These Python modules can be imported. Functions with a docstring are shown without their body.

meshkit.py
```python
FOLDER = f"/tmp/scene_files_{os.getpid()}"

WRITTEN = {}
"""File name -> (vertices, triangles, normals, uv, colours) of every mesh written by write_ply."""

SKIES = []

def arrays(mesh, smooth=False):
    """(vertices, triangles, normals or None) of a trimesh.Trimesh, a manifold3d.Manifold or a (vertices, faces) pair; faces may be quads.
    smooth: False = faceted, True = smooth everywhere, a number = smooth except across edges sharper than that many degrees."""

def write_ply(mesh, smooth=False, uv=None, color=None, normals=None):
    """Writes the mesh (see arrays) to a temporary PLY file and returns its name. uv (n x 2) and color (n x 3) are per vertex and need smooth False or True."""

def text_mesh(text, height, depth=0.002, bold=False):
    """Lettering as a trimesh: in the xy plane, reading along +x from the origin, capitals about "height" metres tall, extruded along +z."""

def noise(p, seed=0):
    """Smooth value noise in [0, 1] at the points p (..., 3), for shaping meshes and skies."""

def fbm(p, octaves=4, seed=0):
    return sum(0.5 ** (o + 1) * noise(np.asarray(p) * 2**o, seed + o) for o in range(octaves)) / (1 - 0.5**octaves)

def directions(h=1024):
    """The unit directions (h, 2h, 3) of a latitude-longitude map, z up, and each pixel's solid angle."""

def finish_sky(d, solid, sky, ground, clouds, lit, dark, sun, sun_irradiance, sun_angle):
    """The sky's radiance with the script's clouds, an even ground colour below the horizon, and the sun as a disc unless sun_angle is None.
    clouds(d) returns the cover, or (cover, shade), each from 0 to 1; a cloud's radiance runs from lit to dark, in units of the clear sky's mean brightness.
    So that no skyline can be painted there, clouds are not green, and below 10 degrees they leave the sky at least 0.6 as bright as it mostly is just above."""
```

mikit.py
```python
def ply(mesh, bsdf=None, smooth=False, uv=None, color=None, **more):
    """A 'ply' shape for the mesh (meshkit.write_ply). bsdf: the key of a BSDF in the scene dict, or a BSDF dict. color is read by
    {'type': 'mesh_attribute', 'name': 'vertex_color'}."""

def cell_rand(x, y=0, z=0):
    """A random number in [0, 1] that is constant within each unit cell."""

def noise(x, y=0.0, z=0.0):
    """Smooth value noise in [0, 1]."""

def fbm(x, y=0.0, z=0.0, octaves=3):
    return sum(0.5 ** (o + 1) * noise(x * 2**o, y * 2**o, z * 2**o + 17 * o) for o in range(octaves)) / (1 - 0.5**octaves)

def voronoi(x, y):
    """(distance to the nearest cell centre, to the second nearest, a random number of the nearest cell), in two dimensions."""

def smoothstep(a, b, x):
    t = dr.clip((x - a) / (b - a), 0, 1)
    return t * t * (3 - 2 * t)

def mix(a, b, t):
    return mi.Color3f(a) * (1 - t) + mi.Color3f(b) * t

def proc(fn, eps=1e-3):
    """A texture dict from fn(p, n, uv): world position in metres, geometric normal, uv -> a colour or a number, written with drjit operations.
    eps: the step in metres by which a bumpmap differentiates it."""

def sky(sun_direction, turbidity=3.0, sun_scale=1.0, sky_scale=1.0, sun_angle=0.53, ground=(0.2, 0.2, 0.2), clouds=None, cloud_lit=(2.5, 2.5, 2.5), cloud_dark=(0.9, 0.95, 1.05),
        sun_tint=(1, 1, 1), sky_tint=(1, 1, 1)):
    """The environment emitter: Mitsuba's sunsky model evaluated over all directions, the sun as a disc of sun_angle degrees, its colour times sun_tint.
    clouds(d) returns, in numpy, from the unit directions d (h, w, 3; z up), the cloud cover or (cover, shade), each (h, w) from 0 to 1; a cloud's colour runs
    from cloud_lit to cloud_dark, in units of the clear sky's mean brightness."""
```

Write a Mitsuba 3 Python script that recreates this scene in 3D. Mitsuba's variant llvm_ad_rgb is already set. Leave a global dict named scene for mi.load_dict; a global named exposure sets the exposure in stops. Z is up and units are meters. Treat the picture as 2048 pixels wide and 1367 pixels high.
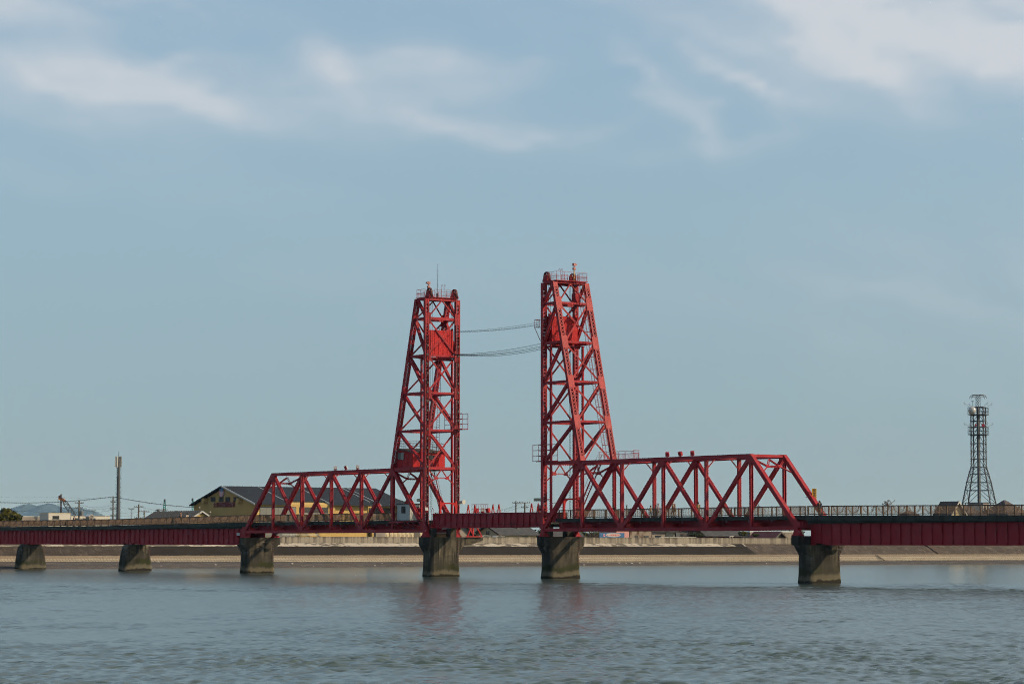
import math, random
import numpy as np, trimesh, mitsuba as mi, mikit, meshkit
import drjit as dr
import manifold3d as m3
from shapely.geometry import Polygon
scene, labels = {}, {}
rng = np.random.default_rng(7)

# ---------------------------------------------------------------- camera, sky, exposure
# world frame in metres: x along the bridge (to the right), y across it (away from the camera), z up, water level 0
F_PX, PITCH, ROLL, YAW = 5456.42, 0.0741, 0.0009, 0.9496
CAM = np.array([283.662, -198.539, 4.134])
_R0 = np.array([math.cos(YAW), math.sin(YAW), 0]); _F0 = np.array([-math.sin(YAW), math.cos(YAW), 0]); _Z = np.array([0, 0, 1.0])
CF = _F0 * math.cos(PITCH) + _Z * math.sin(PITCH)
_U0 = _Z * math.cos(PITCH) - _F0 * math.sin(PITCH)
CR = _R0 * math.cos(ROLL) + _U0 * math.sin(ROLL)
CU = _U0 * math.cos(ROLL) - _R0 * math.sin(ROLL)
scene['camera'] = {'type': 'perspective', 'fov': 2 * math.degrees(math.atan(1024 / F_PX)), 'fov_axis': 'x', 'near_clip': 1.0, 'far_clip': 80000.0,
                   'to_world': mi.ScalarTransform4f().look_at(origin=CAM.tolist(), target=(CAM + CF * 100).tolist(), up=CU.tolist())}
exposure = 2.05
SUN = np.array([math.cos(math.radians(40)) * math.cos(math.radians(30)), math.sin(math.radians(40)) * math.cos(math.radians(30)), math.sin(math.radians(30))])


def clouds(d):
    """Thin cirrus: (degrees to the right of the bridge view, degrees of elevation) -> cover."""
    el = np.degrees(np.arcsin(np.clip(d[..., 2], -1, 1)))
    az = np.degrees(np.arctan2(d @ _R0, d @ _F0))
    q = np.stack([az * 0.22 + el * 0.1, el * 0.6 - az * 0.03, 0 * az], -1)
    w1, w2 = meshkit.fbm(q + 3.1, 4, 5) - .5, meshkit.fbm(q + 9.7, 4, 11) - .5
    q2 = np.stack([az * .9 + el * .5, el * 2.2 - az * .3, 0 * az], -1)
    a, e = az + 2.0 * w1 + .7 * (meshkit.fbm(q2, 3, 41) - .5), el + .9 * w2 + .45 * (meshkit.fbm(q2 + 5, 3, 43) - .5)
    fine = meshkit.fbm(np.stack([a * 0.55 + e * 0.5, e * 1.9 + a * .35, 0 * a], -1), 5, 3)
    c = np.zeros_like(el)
    for (u, v, su, sv, rot, k) in CLOUDS:
        r = math.radians(rot)
        x, y = (a - u) * math.cos(r) + (e - v) * math.sin(r), -(a - u) * math.sin(r) + (e - v) * math.cos(r)
        c = np.maximum(c, 0) + k * np.exp(-np.abs(x / su) ** 2.6 - np.abs(y / sv) ** 2.2)
    out = np.clip((np.abs(az) - 12) / 6, 0, 1) + np.clip((el - 12.5) / 5, 0, 1)
    wide = meshkit.fbm(np.stack([az * .06, el * .16, 0 * az], -1), 5, 21)
    c = c + np.clip(out, 0, 1) * np.clip((wide - .42) * 2.6, 0, .8) * np.clip((el - 5) / 6, 0, 1)
    th = -.14 - .42 / (1 + np.exp(-(az - 1) * .8)) + .3 * (meshkit.noise(np.stack([az * .12, el * .2, 0 * az], -1), 77) - .5)
    fib = meshkit.fbm(np.stack([(a * np.cos(th) + e * np.sin(th)) * .45, (-a * np.sin(th) + e * np.cos(th)) * 2.3, 0 * az], -1), 3, 61)
    c = c * (.5 + 1.0 * fib)
    c = np.clip(c * np.clip(.2 + 1.7 * (fine - .08), .1, 1.6), 0, 0.92)
    # a dull haze layer lies all round the horizon and thins out upwards
    t = np.clip((11.5 - el) / 9, 0, 1); h = .62 * t * t * (3 - 2 * t) * (.92 + .16 * (meshkit.fbm(np.stack([az * .05, el * .35, 0 * az], -1), 3, 31) - .5))
    cover = 1 - (1 - c) * (1 - h)
    return cover, h * (1 - c) / np.maximum(cover, 1e-6)


CLOUDS = [(-10.2, 9.65, 3.6, .85, -9, .38), (-6.2, 9.2, 3.0, .6, -9, .24), (-3.8, 10.05, .75, .36, -32, .4), (-2.8, 9.6, 1.6, .5, -8, .14), (-1.75, 9.95, 1.6, .36, -9, .5), (-.1, 9.75, .8, .3, -4, .34), (-3.6, 9.1, 3.9, .6, -5, .26), (-1.2, 8.85, 2.6, .22, -7, .2), (-6.9, 9.9, .5, .25, 40, .16),
          (9.4, 10.15, 4.5, 1.05, -11, 1.0), (7.2, 10.45, 1.6, .42, -26, .45), (2.75, 9.45, .95, .2, -50, .4), (3.45, 8.95, 1.0, .24, -44, .34), (4.55, 9.65, 1.2, .24, -32, .42), (3.75, 8.45, .5, .2, -50, .28), (5.4, 9.15, 1.6, .3, -6, .26), (4.6, 8.35, 1.9, .16, 8, .2),
          (7.5, 11.6, 5.5, .6, -4, .5), (-10., 11.3, 3.6, .6, -4, .4), (1.2, 8.6, 1.4, .15, 10, .18), (2.2, 8.9, .5, .14, 30, .16), (-8, 7.6, 4, .5, -5, .12), (9.5, 5.2, 3.5, 2.2, 0, .16), (0, 5.5, 6, .8, -3, .08), (0, 10.6, 14, 1.5, -2, .1)]
scene['sky'] = mikit.sky(SUN.tolist(), turbidity=6, sky_tint=(.985,1.072,1.025), sun_tint=(1,.97,.95), sun_scale=1.0, sky_scale=1.0, clouds=clouds, cloud_lit=(1.4,1.48,1.58), cloud_dark=(.5,.79,.97), ground=(.1, .1, .1))

# ---------------------------------------------------------------- materials
noise, fbm, sstep, mix, cellr = mikit.noise, mikit.fbm, mikit.smoothstep, mikit.mix, mikit.cell_rand


def mat(name, color, rough=.6, spec=.4, **more):
    if callable(color): c = mikit.proc(color)
    else: c = {'type': 'rgb', 'value': list(map(float, color))}
    scene[name] = {'type': 'twosided', 'b': {'type': 'principled', 'base_color': c, 'roughness': rough, 'specular': spec, **more}}


def red_fn(p, n, uv):
    a = fbm(p.x * .7, p.y * .9, p.z * .5, 3)
    b = noise(p.x * 5.3, p.y * 5.1, p.z * .9)
    c = mix((.215, .0125, .0205), (.28, .022, .031), a)
    c = mix(c, (.27, .05, .055), sstep(.55, .8, noise(p.x * .45 + 7, p.y * .5, p.z * .45)) * .3)
    return mix(c, (.09, .02, .016), sstep(.66, .92, b) * .55)


mat('red', red_fn, .52, .14)
mat('red_bright', lambda p, n, uv: mix((.285, .014, .017), (.335, .021, .023), fbm(p.x * .8, p.y * .8, p.z * .6)), .6, .1)
mat('dark_iron', (.035, .03, .03), .6)
mat('rust_rail', lambda p, n, uv: mix((.04, .008, .008), (.09, .014, .013), noise(p.x * 3, p.y * 3, p.z * 4)), .7)
mat('brown', lambda p, n, uv: mix((.05, .03, .018), (.08, .047, .028), noise(p.x * 2, p.y * 2, p.z * 2)), .6)
mat('brown_light', (.12, .09, .06), .6)


def deck_fn(p, n, uv):
    a = fbm(p.x * .6, p.y, p.z * 2, 3); s = noise(p.x * 4, 0, p.z * .4)
    return mix(mix((.02, .025, .022), (.046, .05, .043), a), (.012, .015, .013), sstep(.55, .9, s) * .7)


mat('deck', deck_fn, .85, .2)


def pier_fn(p, n, uv):
    big = fbm(p.x * .5, p.y * .5, p.z * .5, 4)
    streak = noise(p.x * 2.3, p.y * 2.3, p.z * .18) * noise(p.x * 5.1 + 9, p.y * 5.1, p.z * .3)
    pale = noise(p.x * 3.7 + 3, p.y * 3.7, p.z * .22); mot = fbm(p.x * 2.6, p.y * 2.6, p.z * 3.1, 4)
    c = mix((.036, .033, .025), (.084, .076, .057), big)
    c = mix(c, (.014, .013, .011), sstep(.16, .4, streak) * .88)
    c = mix(c, (.016, .015, .013), sstep(.42, .72, noise(p.x * 1.3 + 2, p.y * 1.35 + 8, p.z * .13)) * sstep(.8, 3.5, p.z + mot * 2.) * .8)
    c = mix(c, (.17, .15, .115), sstep(.6, .85, pale) * sstep(5.2, 3.4, p.z) * .55); c = mix(c, (.02, .019, .016), sstep(.5, .68, mot) * .6)
    c = mix(c, (.02, .018, .015), sstep(.46, .5, dr.abs(p.z * .83 - dr.floor(p.z * .83) - .5)) * .5)
    wob = (noise(p.x * .7 + 5, p.y * .7, 3.0) - .5) * .7 + (fbm(p.x * 2.6, p.y * 2.6, p.z * 1.3, 4) - .5) * .9
    # dark wet band, algae and the pale tide zone below
    c = mix(c, (.03, .028, .023), sstep(2.9, 1.9, p.z + wob) * .6)
    alg = sstep(1.9, 1.45, p.z + wob) * sstep(.75, 1.15, p.z + wob * .6)
    c = mix(c, mix((.008, .01, .006), (.026, .032, .009), noise(p.x * 1.4, p.y * 1.4, p.z * .6)), alg * (.35 + .65 * sstep(.25, .6, noise(p.x * .8 + 4, p.y * .8, 2.))) * .95)
    c = mix(c, (.1, .092, .062), sstep(1.05, .6, p.z + wob * .8) * .6)
    return mix(c, (.012, .011, .008), sstep(.4, .22, p.z + wob * .55))


mat('pier_concrete', pier_fn, .9, .2)


def wall_fn(p, n, uv):
    s = noise(p.y * 2.2, p.z * .15, 1.) * .6 + noise(p.y * 6., p.z * .2, 5.) * .4
    c = mix((0.208, 0.191, 0.159), (0.119, 0.107, 0.091), sstep(.3, .75, s))
    return mix(c, (0.072, 0.063, 0.051), sstep(5.2, 5.7, p.z + (s - .5) * .9) * .75)


mat('wall_concrete', wall_fn, .9, .2)


def slab_fn(p, n, uv):
    a = fbm(p.y * 1.1 + p.z * 1.4, p.z * 5., 2., 4); k = cellr(dr.floor((p.y + 1000) / 8.6), 0, 4)
    return mix((0.298, 0.277, 0.245), (0.063, 0.055, 0.047), sstep(.46, .62, a + (k - .5) * .35) * .85)


mat('slab', slab_fn, .9, .2)


def grid(u, v, su, sv, w):
    fu, fv = dr.abs(u / su - dr.floor(u / su) - .5), dr.abs(v / sv - dr.floor(v / sv) - .5)
    return sstep(.5 - w, .5, dr.maximum(fu, fv))


def bank_fn(p, n, uv):
    """Revetment by height: pale blocks, path of setts, dark blocks; lighter blocks right of the corner and far left."""
    a = fbm(p.y * .3, p.z * 2., 1., 3); f = noise(p.y * 3., p.z * 9., 0.)
    pale = mix((0.281, 0.253, 0.201), (0.192, 0.169, 0.133), a); pale = mix(pale, (0.078, 0.063, 0.042), grid(p.y, p.z, .62, .42, .2) * .8)
    pale = mix(pale, (0.072, 0.060, 0.042), sstep(.95, .6, p.z + (f - .5) * .4) * .8)
    path = mix((0.114, 0.090, 0.066), (0.180, 0.147, 0.102), noise(p.y * 1.7, p.x * 2., 0.)); 
    dark = mix((0.015, 0.013, 0.012), (0.025, 0.021, 0.018), a); dark = mix(dark, (0.014, 0.013, 0.012), grid(p.y, p.z, .62, .3, .16) * .7)
    lite = mix((0.050, 0.041, 0.036), (0.076, 0.064, 0.055), noise(p.y * .8, p.z * 3., 2.))
    lite = mix(lite, mix((.025, .022, .02), (.2, .165, .13), cellr(dr.floor(p.y / .55), dr.floor(p.z / .34), 1) ** 6), grid(p.y + .3 * dr.floor(p.z / .34), p.z, .55, .34, .2) * .8)
    e = sstep(184.7, 185.2, p.y)
    l2 = sstep(37.6, 37., p.y) * .6
    up = mix(mix(dark, lite, l2), lite, e)
    c = mix(pale, path, sstep(1.60, 1.66, p.z))
    return mix(c, up, sstep(2.06, 2.12, p.z + (f - .5) * .06))


mat('bank', bank_fn, .95, .15)


def mud_fn(p, n, uv):
    a = fbm(p.x * .35, p.y * .12, 0., 4); b = noise(p.x * 2.2, p.y * .9, 3.)
    c = mix((0.026, 0.022, 0.018), (0.056, 0.045, 0.034), a)
    return mix(c, (0.119, 0.098, 0.070), sstep(.62, .85, b) * .5)


mat('mud', mud_fn, .7, .4)
mat('soil', lambda p, n, uv: mix((.09, .085, .05), (.15, .13, .085), fbm(p.x * .05, p.y * .05, 0., 3)), .95, .1)
mat('asphalt', (.07, .07, .068), .9)
scene['water'] = {'type': 'roughplastic', 'distribution': 'ggx', 'alpha': .03, 'int_ior': 1.33, 'diffuse_reflectance': {'type': 'rgb', 'value': [.050,.075,.066]}, 'nonlinear': False}
mat('mountain', lambda p, n, uv: mix((.018, .03, .034), (.03, .045, .045), noise(p.x * .01, p.y * .01, p.z * .01)), .95, .1)


def boards(c0, c1):
    def fn(p, n, uv):
        u = (p.x + p.y) / .9
        g = dr.abs(u - dr.floor(u) - .5)
        return mix(mix(c0, c1, noise(p.x * .4, p.y * .4, p.z * .6)), [v * .45 for v in c0], sstep(.47, .5, g) * .5)
    return fn


mat('yellow_wall', boards((.34, .24, .088), (.40, .285, .11)), .8, .2)
mat('roof_slate', lambda p, n, uv: mix((.006, .009, .014), (.013, .0175, .025), noise(p.x * 2.2, p.y * .5, p.z * 8) * .6 + .4 * noise(p.x * .3, p.y * .3, 1.)), .75, .3)
mat('roof_tile', lambda p, n, uv: mix((.028, .029, .032), (.06, .062, .067), noise(p.x * 1.5, p.y * 1.5, p.z * 4)), .8, .3)
mat('roof_red', (.12, .03, .028), .7)
mat('roof_brown', (.055, .042, .038), .8)
mat('white', (.36, .36, .335), .6)
mat('cream', (.40, .34, .22), .7)
mat('wall_grey', lambda p, n, uv: mix((.13, .115, .10), (.21, .19, .17), noise(p.x * .7, p.y * .7, p.z * .3)), .85)
mat('wall_brown', (.12, .048, .034), .85)
mat('wall_stained', lambda p, n, uv: mix((.17, .145, .12), (.06, .036, .024), sstep(.4, .7, noise(p.y * 1.6, p.x * 1.6, p.z * .4))), .85)
mat('pink', (.36, .18, .18), .7)
mat('hut', (.33, .35, .34), .6)
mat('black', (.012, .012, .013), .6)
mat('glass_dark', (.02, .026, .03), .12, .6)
mat('glass_grey', (.12, .125, .12), .2, .5)
mat('grey_steel', lambda p, n, uv: mix((.075, .083, .088), (.125, .133, .138), noise(p.x, p.y, p.z)), .5, .5)
mat('tower_steel', (.045, .055, .068), .55, .4)
mat('pole', (.085, .078, .068), .85)
mat('wire', (.02, .02, .022), .7)
mat('lens', (.3, .31, .31), .25, .6)
mat('teal', (.04, .22, .22), .6)
mat('orange', (.42, .16, .05), .6)
mat('rusty', (.05, .022, .02), .7)
mat('cam_pink', (.27, .105, .1), .6)
mat('pole_yellow', (.35, .22, .05), .6)
mat('sign_yellow', (.42, .23, .015), .6)
mat('sign_blue', (.01, .075, .19), .6)
mat('letter_red', (.13, .012, .03), .6)
mat('letter_crimson', (.34, .02, .03), .6)
mat('letter_dark', (.03, .022, .02), .6)
mat('emblem_pink', (.62, .30, .38), .6)
mat('emblem_blue', (.10, .35, .60), .6)
mat('skin', (.3, .17, .12), .6)
mat('signal', (.24, .22, .16), .5)
mat('litter', (.3, .28, .25), .6)
for nm, c in dict(cloth_dark=(0.012, 0.012, 0.015), cloth_tan=(0.180, 0.132, 0.078), cloth_lilac=(0.192, 0.174, 0.240), cloth_brown=(0.072, 0.045, 0.027), cloth_navy=(0.018, 0.021, 0.036), cloth_pink=(0.450, 0.072, 0.192), cloth_white=(0.360, 0.348, 0.330), cloth_olive=(0.096, 0.078, 0.036), cloth_yellow=(0.390, 0.300, 0.090), hair=(0.007, 0.006, 0.005)).items():
    mat(nm, c, .85, .2)


def leaf_fn(a, b):
    return lambda p, n, uv: mix(a, b, cellr(dr.floor(p.x * 2.5), dr.floor(p.y * 2.5), dr.floor(p.z * 2.5)))


mat('leaf_olive', leaf_fn((.018, .025, .006), (.085, .078, .013)), .7, .2)
mat('leaf_green', leaf_fn((.012, .02, .006), (.042, .05, .013)), .7, .2)
mat('bark', (.06, .045, .035), .9)

# ---------------------------------------------------------------- mesh helpers


def V(*a): return np.array(a, float)
def unit(v): return v / np.linalg.norm(v)


_BF = np.array([[0, 3, 2, 1], [4, 5, 6, 7], [0, 1, 5, 4], [1, 2, 6, 5], [2, 3, 7, 6], [3, 0, 4, 7]])


class MB:
    def __init__(s): s.v, s.f, s.n = [], [], 0
    def add(s, v, f):
        f = np.asarray(f)
        if f.shape[1] == 4: f = np.vstack([f[:, [0, 1, 2]], f[:, [0, 2, 3]]])
        s.v.append(np.asarray(v, float)); s.f.append(f + s.n); s.n += len(v); return s
    def mesh(s, t): return s.add(t.vertices, t.faces)
    def man(s, m): k = m.to_mesh(); return s.add(k.vert_properties[:, :3], k.tri_verts)
    def hexa(s, p): return s.add(p, _BF)
    def box(s, x0, x1, y0, y1, z0, z1):
        return s.hexa([(x0, y0, z0), (x1, y0, z0), (x1, y1, z0), (x0, y1, z0), (x0, y0, z1), (x1, y0, z1), (x1, y1, z1), (x0, y1, z1)])
    def bar(s, a, b, w, h, up=(0, 0, 1), off=0., side=0.):
        """From a to b; w along cross(dir, up), h along the up direction made square to it."""
        a, b, up = V(*a), V(*b), V(*up)
        d = unit(b - a); u = np.cross(d, up)
        if np.linalg.norm(u) < 1e-6: u = np.cross(d, V(1, 0, 0))
        u = unit(u); t = np.cross(u, d)
        o = t * off + u * side; u, t = u * w / 2, t * h / 2
        return s.hexa([a + o - u - t, a + o + u - t, b + o + u - t, b + o - u - t, a + o - u + t, a + o + u + t, b + o + u + t, b + o - u + t])
    def tube(s, a, b, r, r2=None, n=8):
        a, b = V(*a), V(*b); r2 = r if r2 is None else r2
        d = unit(b - a); u = unit(np.cross(d, V(.3, .5, .81))); t = np.cross(d, u)
        c = np.array([u * math.cos(k) + t * math.sin(k) for k in np.arange(n) * 2 * math.pi / n])
        v = np.vstack([a + c * r, b + c * r2, a[None], b[None]])
        f = []
        for i in range(n):
            j = (i + 1) % n
            f += [[i, j, n + j], [i, n + j, n + i], [2 * n, j, i], [2 * n + 1, n + i, n + j]]
        return s.add(v, f)
    def path(s, pts, r, n=5):
        for a, b in zip(pts[:-1], pts[1:]): s.tube(a, b, r, n=n)
        return s
    def ring(s, c, ax, r, w=.04, n=16, a0=0., a1=2 * math.pi):
        ax = unit(V(*ax)); u = unit(np.cross(ax, V(.31, .52, .8))) if abs(ax[2]) < .9 else V(1, 0, 0); t = np.cross(ax, u)
        k = np.linspace(a0, a1, n + 1)
        return s.path([V(*c) + r * (u * math.cos(q) + t * math.sin(q)) for q in k], w / 2, 4)
    def poly(s, pts, o, u, v, depth):
        """Polygon pts (2D) in the plane o + a u + b v, extruded along cross(u, v)."""
        t = trimesh.creation.extrude_polygon(pts if hasattr(pts, 'area') else Polygon(pts), depth, engine='earcut')
        u, v = V(*u), V(*v); w = np.cross(u, v)
        return s.add(V(*o) + t.vertices[:, :1] * u + t.vertices[:, 1:2] * v + t.vertices[:, 2:] * w, t.faces)
    def get(s): return trimesh.Trimesh(np.vstack(s.v), np.vstack(s.f), process=False)


def numbered(k):
    if k not in USED: USED.add(k); return k
    i = 1
    while f'{k}_{i:03d}' in USED: i += 1
    k = f'{k}_{i:03d}'; USED.add(k); return k


USED = set()


def thing(name, label, cat, group=None):
    k = numbered(name); labels[k] = {'label': label, 'category': cat}
    if group: labels[k]['group'] = group
    return k


def put(name, m, material, parent=None, smooth=False, label=None, cat=None, group=None, kind=None):
    k = numbered((parent + '__' if parent else '') + name)
    scene[k] = mikit.ply(m.get() if isinstance(m, MB) else m, material, smooth=smooth)
    d = {a: b for a, b in (('label', label), ('category', cat), ('group', group), ('kind', kind)) if b}
    if d: labels[k] = {**labels.get(k, {}), **d}
    return k


def at(px, py, dist):
    """The point that far in front of the camera in the direction of the photograph's pixel: for far things standing at their real distance."""
    return CAM + dist * (CF + CR * (px - 1024) / F_PX + CU * (683.5 - py) / F_PX)


def hit(px, py, axis, val):
    d = CF + CR * (px - 1024) / F_PX + CU * (683.5 - py) / F_PX
    return CAM + d * (val - CAM[axis]) / d[axis]


def lacing(mb, a, b, wide, axis, gap, pitch, bar=.07, x=False, face=None):
    """Zigzag (or crossed) flat bars between the two flanges of a built-up member; axis: across the face, face: its normal, gap: distance of the two faces."""
    a, b = V(*a), V(*b); L = np.linalg.norm(b - a); d = (b - a) / L; axis = V(*axis); nrm = np.cross(d, axis) if face is None else V(*face)
    n = max(1, int(round(L / pitch)))
    for sgn in (-1, 1):
        o = nrm * gap / 2 * sgn
        for i in range(n):
            p0, p1 = a + d * L * i / n + o, a + d * L * (i + 1) / n + o
            k = 1 if i % 2 else -1
            mb.bar(p0 - axis * wide / 2 * k, p1 + axis * wide / 2 * k, bar, .02, nrm)
            if x: mb.bar(p0 + axis * wide / 2 * k, p1 - axis * wide / 2 * k, bar, .024, nrm)


def member(a, b, inplane, depth, plate=.05, pitch=.45, x=False, bat=.8, axis=(0, 1, 0), bar=.07, mb=None):
    """Two plates square to axis joined by lacing and end battens."""
    mb = mb or MB(); a, b = V(*a), V(*b); ax = V(*axis); d = unit(b - a); nrm = unit(np.cross(d, ax)); ax = np.cross(nrm, d)
    for s in (-1, 1):
        o = ax * (depth / 2 - plate / 2) * s
        mb.bar(a + o, b + o, plate, inplane, nrm)
        for t in (-1, 1):  # flange lips
            q = ax * (depth / 2 - .06) * s + nrm * (inplane / 2 + .008) * t
            mb.bar(a + q, b + q, .12, .018, nrm)
    lacing(mb, a + d * bat, b - d * bat, depth - .14, ax, inplane, pitch, bar, x, nrm)
    for s in (-1, 1):
        o = nrm * (inplane / 2 - .004) * s
        mb.bar(a + o, a + d * bat + o, depth - .11, .02, nrm); mb.bar(b - d * bat + o, b + o, depth - .11, .02, nrm)
    return mb


def rail_mesh(mb, pts, h, r=.022, post=1.2, mid=(.5,), pick=0):
    """Handrail along a polyline of floor points."""
    pts = [V(*p) for p in pts]
    for a, b in zip(pts[:-1], pts[1:]):
        for k in (1.,) + tuple(mid): mb.tube(a + _Z * h * k, b + _Z * h * k, r, n=5)
        L = np.linalg.norm(b - a); n = max(1, int(round(L / post)))
        for i in range(n + 1): q = a + (b - a) * i / n; mb.tube(q, q + _Z * h, r, n=5)
        if pick:
            m = int(L / pick)
            for i in range(m): q = a + (b - a) * (i + .5) / m; mb.tube(q + _Z * .05, q + _Z * h * .7, r * .55, n=4)
    return mb

# ---------------------------------------------------------------- setting: water, banks, ground, hills


def build_water():
    dense = np.radians(np.linspace(-12.6, 12.6, 490)); coarse = np.radians(np.arange(18, 343, 8.))
    phi = np.concatenate([dense, coarse]); ncol = len(phi)
    r = [2., 12, 25, 40, 52]; x = 58.
    while x < 640: r.append(x); x += max(.13, .0013 * x) if x < 150 else (.001 * x if x < 300 else .002 * x)
    r = np.array(r + [700, 850, 1200, 2500, 7000.])
    a0 = math.atan2(_F0[1], _F0[0])
    X = CAM[0] + r[:, None] * np.cos(a0 - phi); Y = CAM[1] + r[:, None] * np.sin(a0 - phi)
    Zs = np.zeros_like(X); g = np.random.default_rng(3)
    cell = np.where((r < 58) | (r > 641), 50., np.where(r < 300, np.maximum(.13, .00115 * r), .0018 * r))[:, None]
    patch = .45 + 1.15 * np.clip((meshkit.fbm(np.stack([X * .035, Y * .035, 0 * X], -1), 4, 2) - .25) * 1.8, 0, 1)
    bands = .7 + .6 * meshkit.fbm(np.stack([X * .045 + Y * .06, (Y * .8 - X * .6) * .012, 0 * X], -1), 2, 8)
    wd = math.radians(-35.0); u, v = X * math.cos(wd) + Y * math.sin(wd), -X * math.sin(wd) + Y * math.cos(wd)
    envs = [2.6 * np.clip(meshkit.noise(np.stack([X / q, Y / q, 0 * X], -1), 20 + n) - .12, 0, 1) for n, q in enumerate((1.1, 1.5, 2.1, 2.9, 4., 5.5))]
    for i in range(56):
        lam = .26 * 5.4 ** (i / 55) * g.uniform(.92, 1.08)
        th = wd + g.normal(0, .75); k = 2 * math.pi / lam
        fade = np.clip((lam / cell - 1.8) / 1.6, 0, 1); ph = k * (X * math.cos(th) + Y * math.sin(th)) + g.uniform(0, 6.28)
        Zs += fade * (0.031 * lam / math.sqrt(56)) * envs[min(5, i // 10)] * np.sin(ph)
    for i in range(26):
        lam = .7 * 2.8 ** (i / 25); th = wd + g.normal(0, .33); k = 2 * math.pi / lam
        fade = np.clip((lam / cell - 1.8) / 1.6, 0, 1); ph = k * (X * math.cos(th) + Y * math.sin(th)) + g.uniform(0, 6.28)
        env = 7. * np.clip(meshkit.noise(np.stack([u / (lam * 1.3) + 7 * i, v / (lam * .5), 0 * X], -1), 50 + i) - .58, 0, 1)
        Zs += fade * (.0075 * lam / math.sqrt(26)) * env * np.sin(ph)
    Zs *= patch * bands
    Zs[:, 490:] = 0
    n = len(r); idx = np.arange(n * ncol).reshape(n, ncol); nx = np.roll(idx, -1, 1)
    f = np.stack([idx[:-1], nx[:-1], nx[1:], idx[1:]], -1).reshape(-1, 4)
    m = MB().add(np.stack([X, Y, Zs], -1).reshape(-1, 3), f).get()
    if m.face_normals[1000][2] < 0: m.invert()
    put('river_water', m, 'water', smooth=True, kind='structure', label='grey green rippled tidal river')


build_water()
ys = np.concatenate([[-3000, -600, -150], np.arange(-40, 330, 1.), [400, 800, 4000]])


def strip(fn, us, name, material, smooth=True, **kw):
    P = np.array([[fn(u, y) for u in us] for y in ys])
    n, m = P.shape[:2]; idx = np.arange(n * m).reshape(n, m)
    f = np.stack([idx[:-1, :-1], idx[1:, :-1], idx[1:, 1:], idx[:-1, 1:]], -1).reshape(-1, 4)
    t = MB().add(P.reshape(-1, 3), f).get()
    if t.face_normals[:, 2].mean() < 0: t.invert()
    return put(name, t, material, smooth=smooth, kind='structure', **kw)


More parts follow.
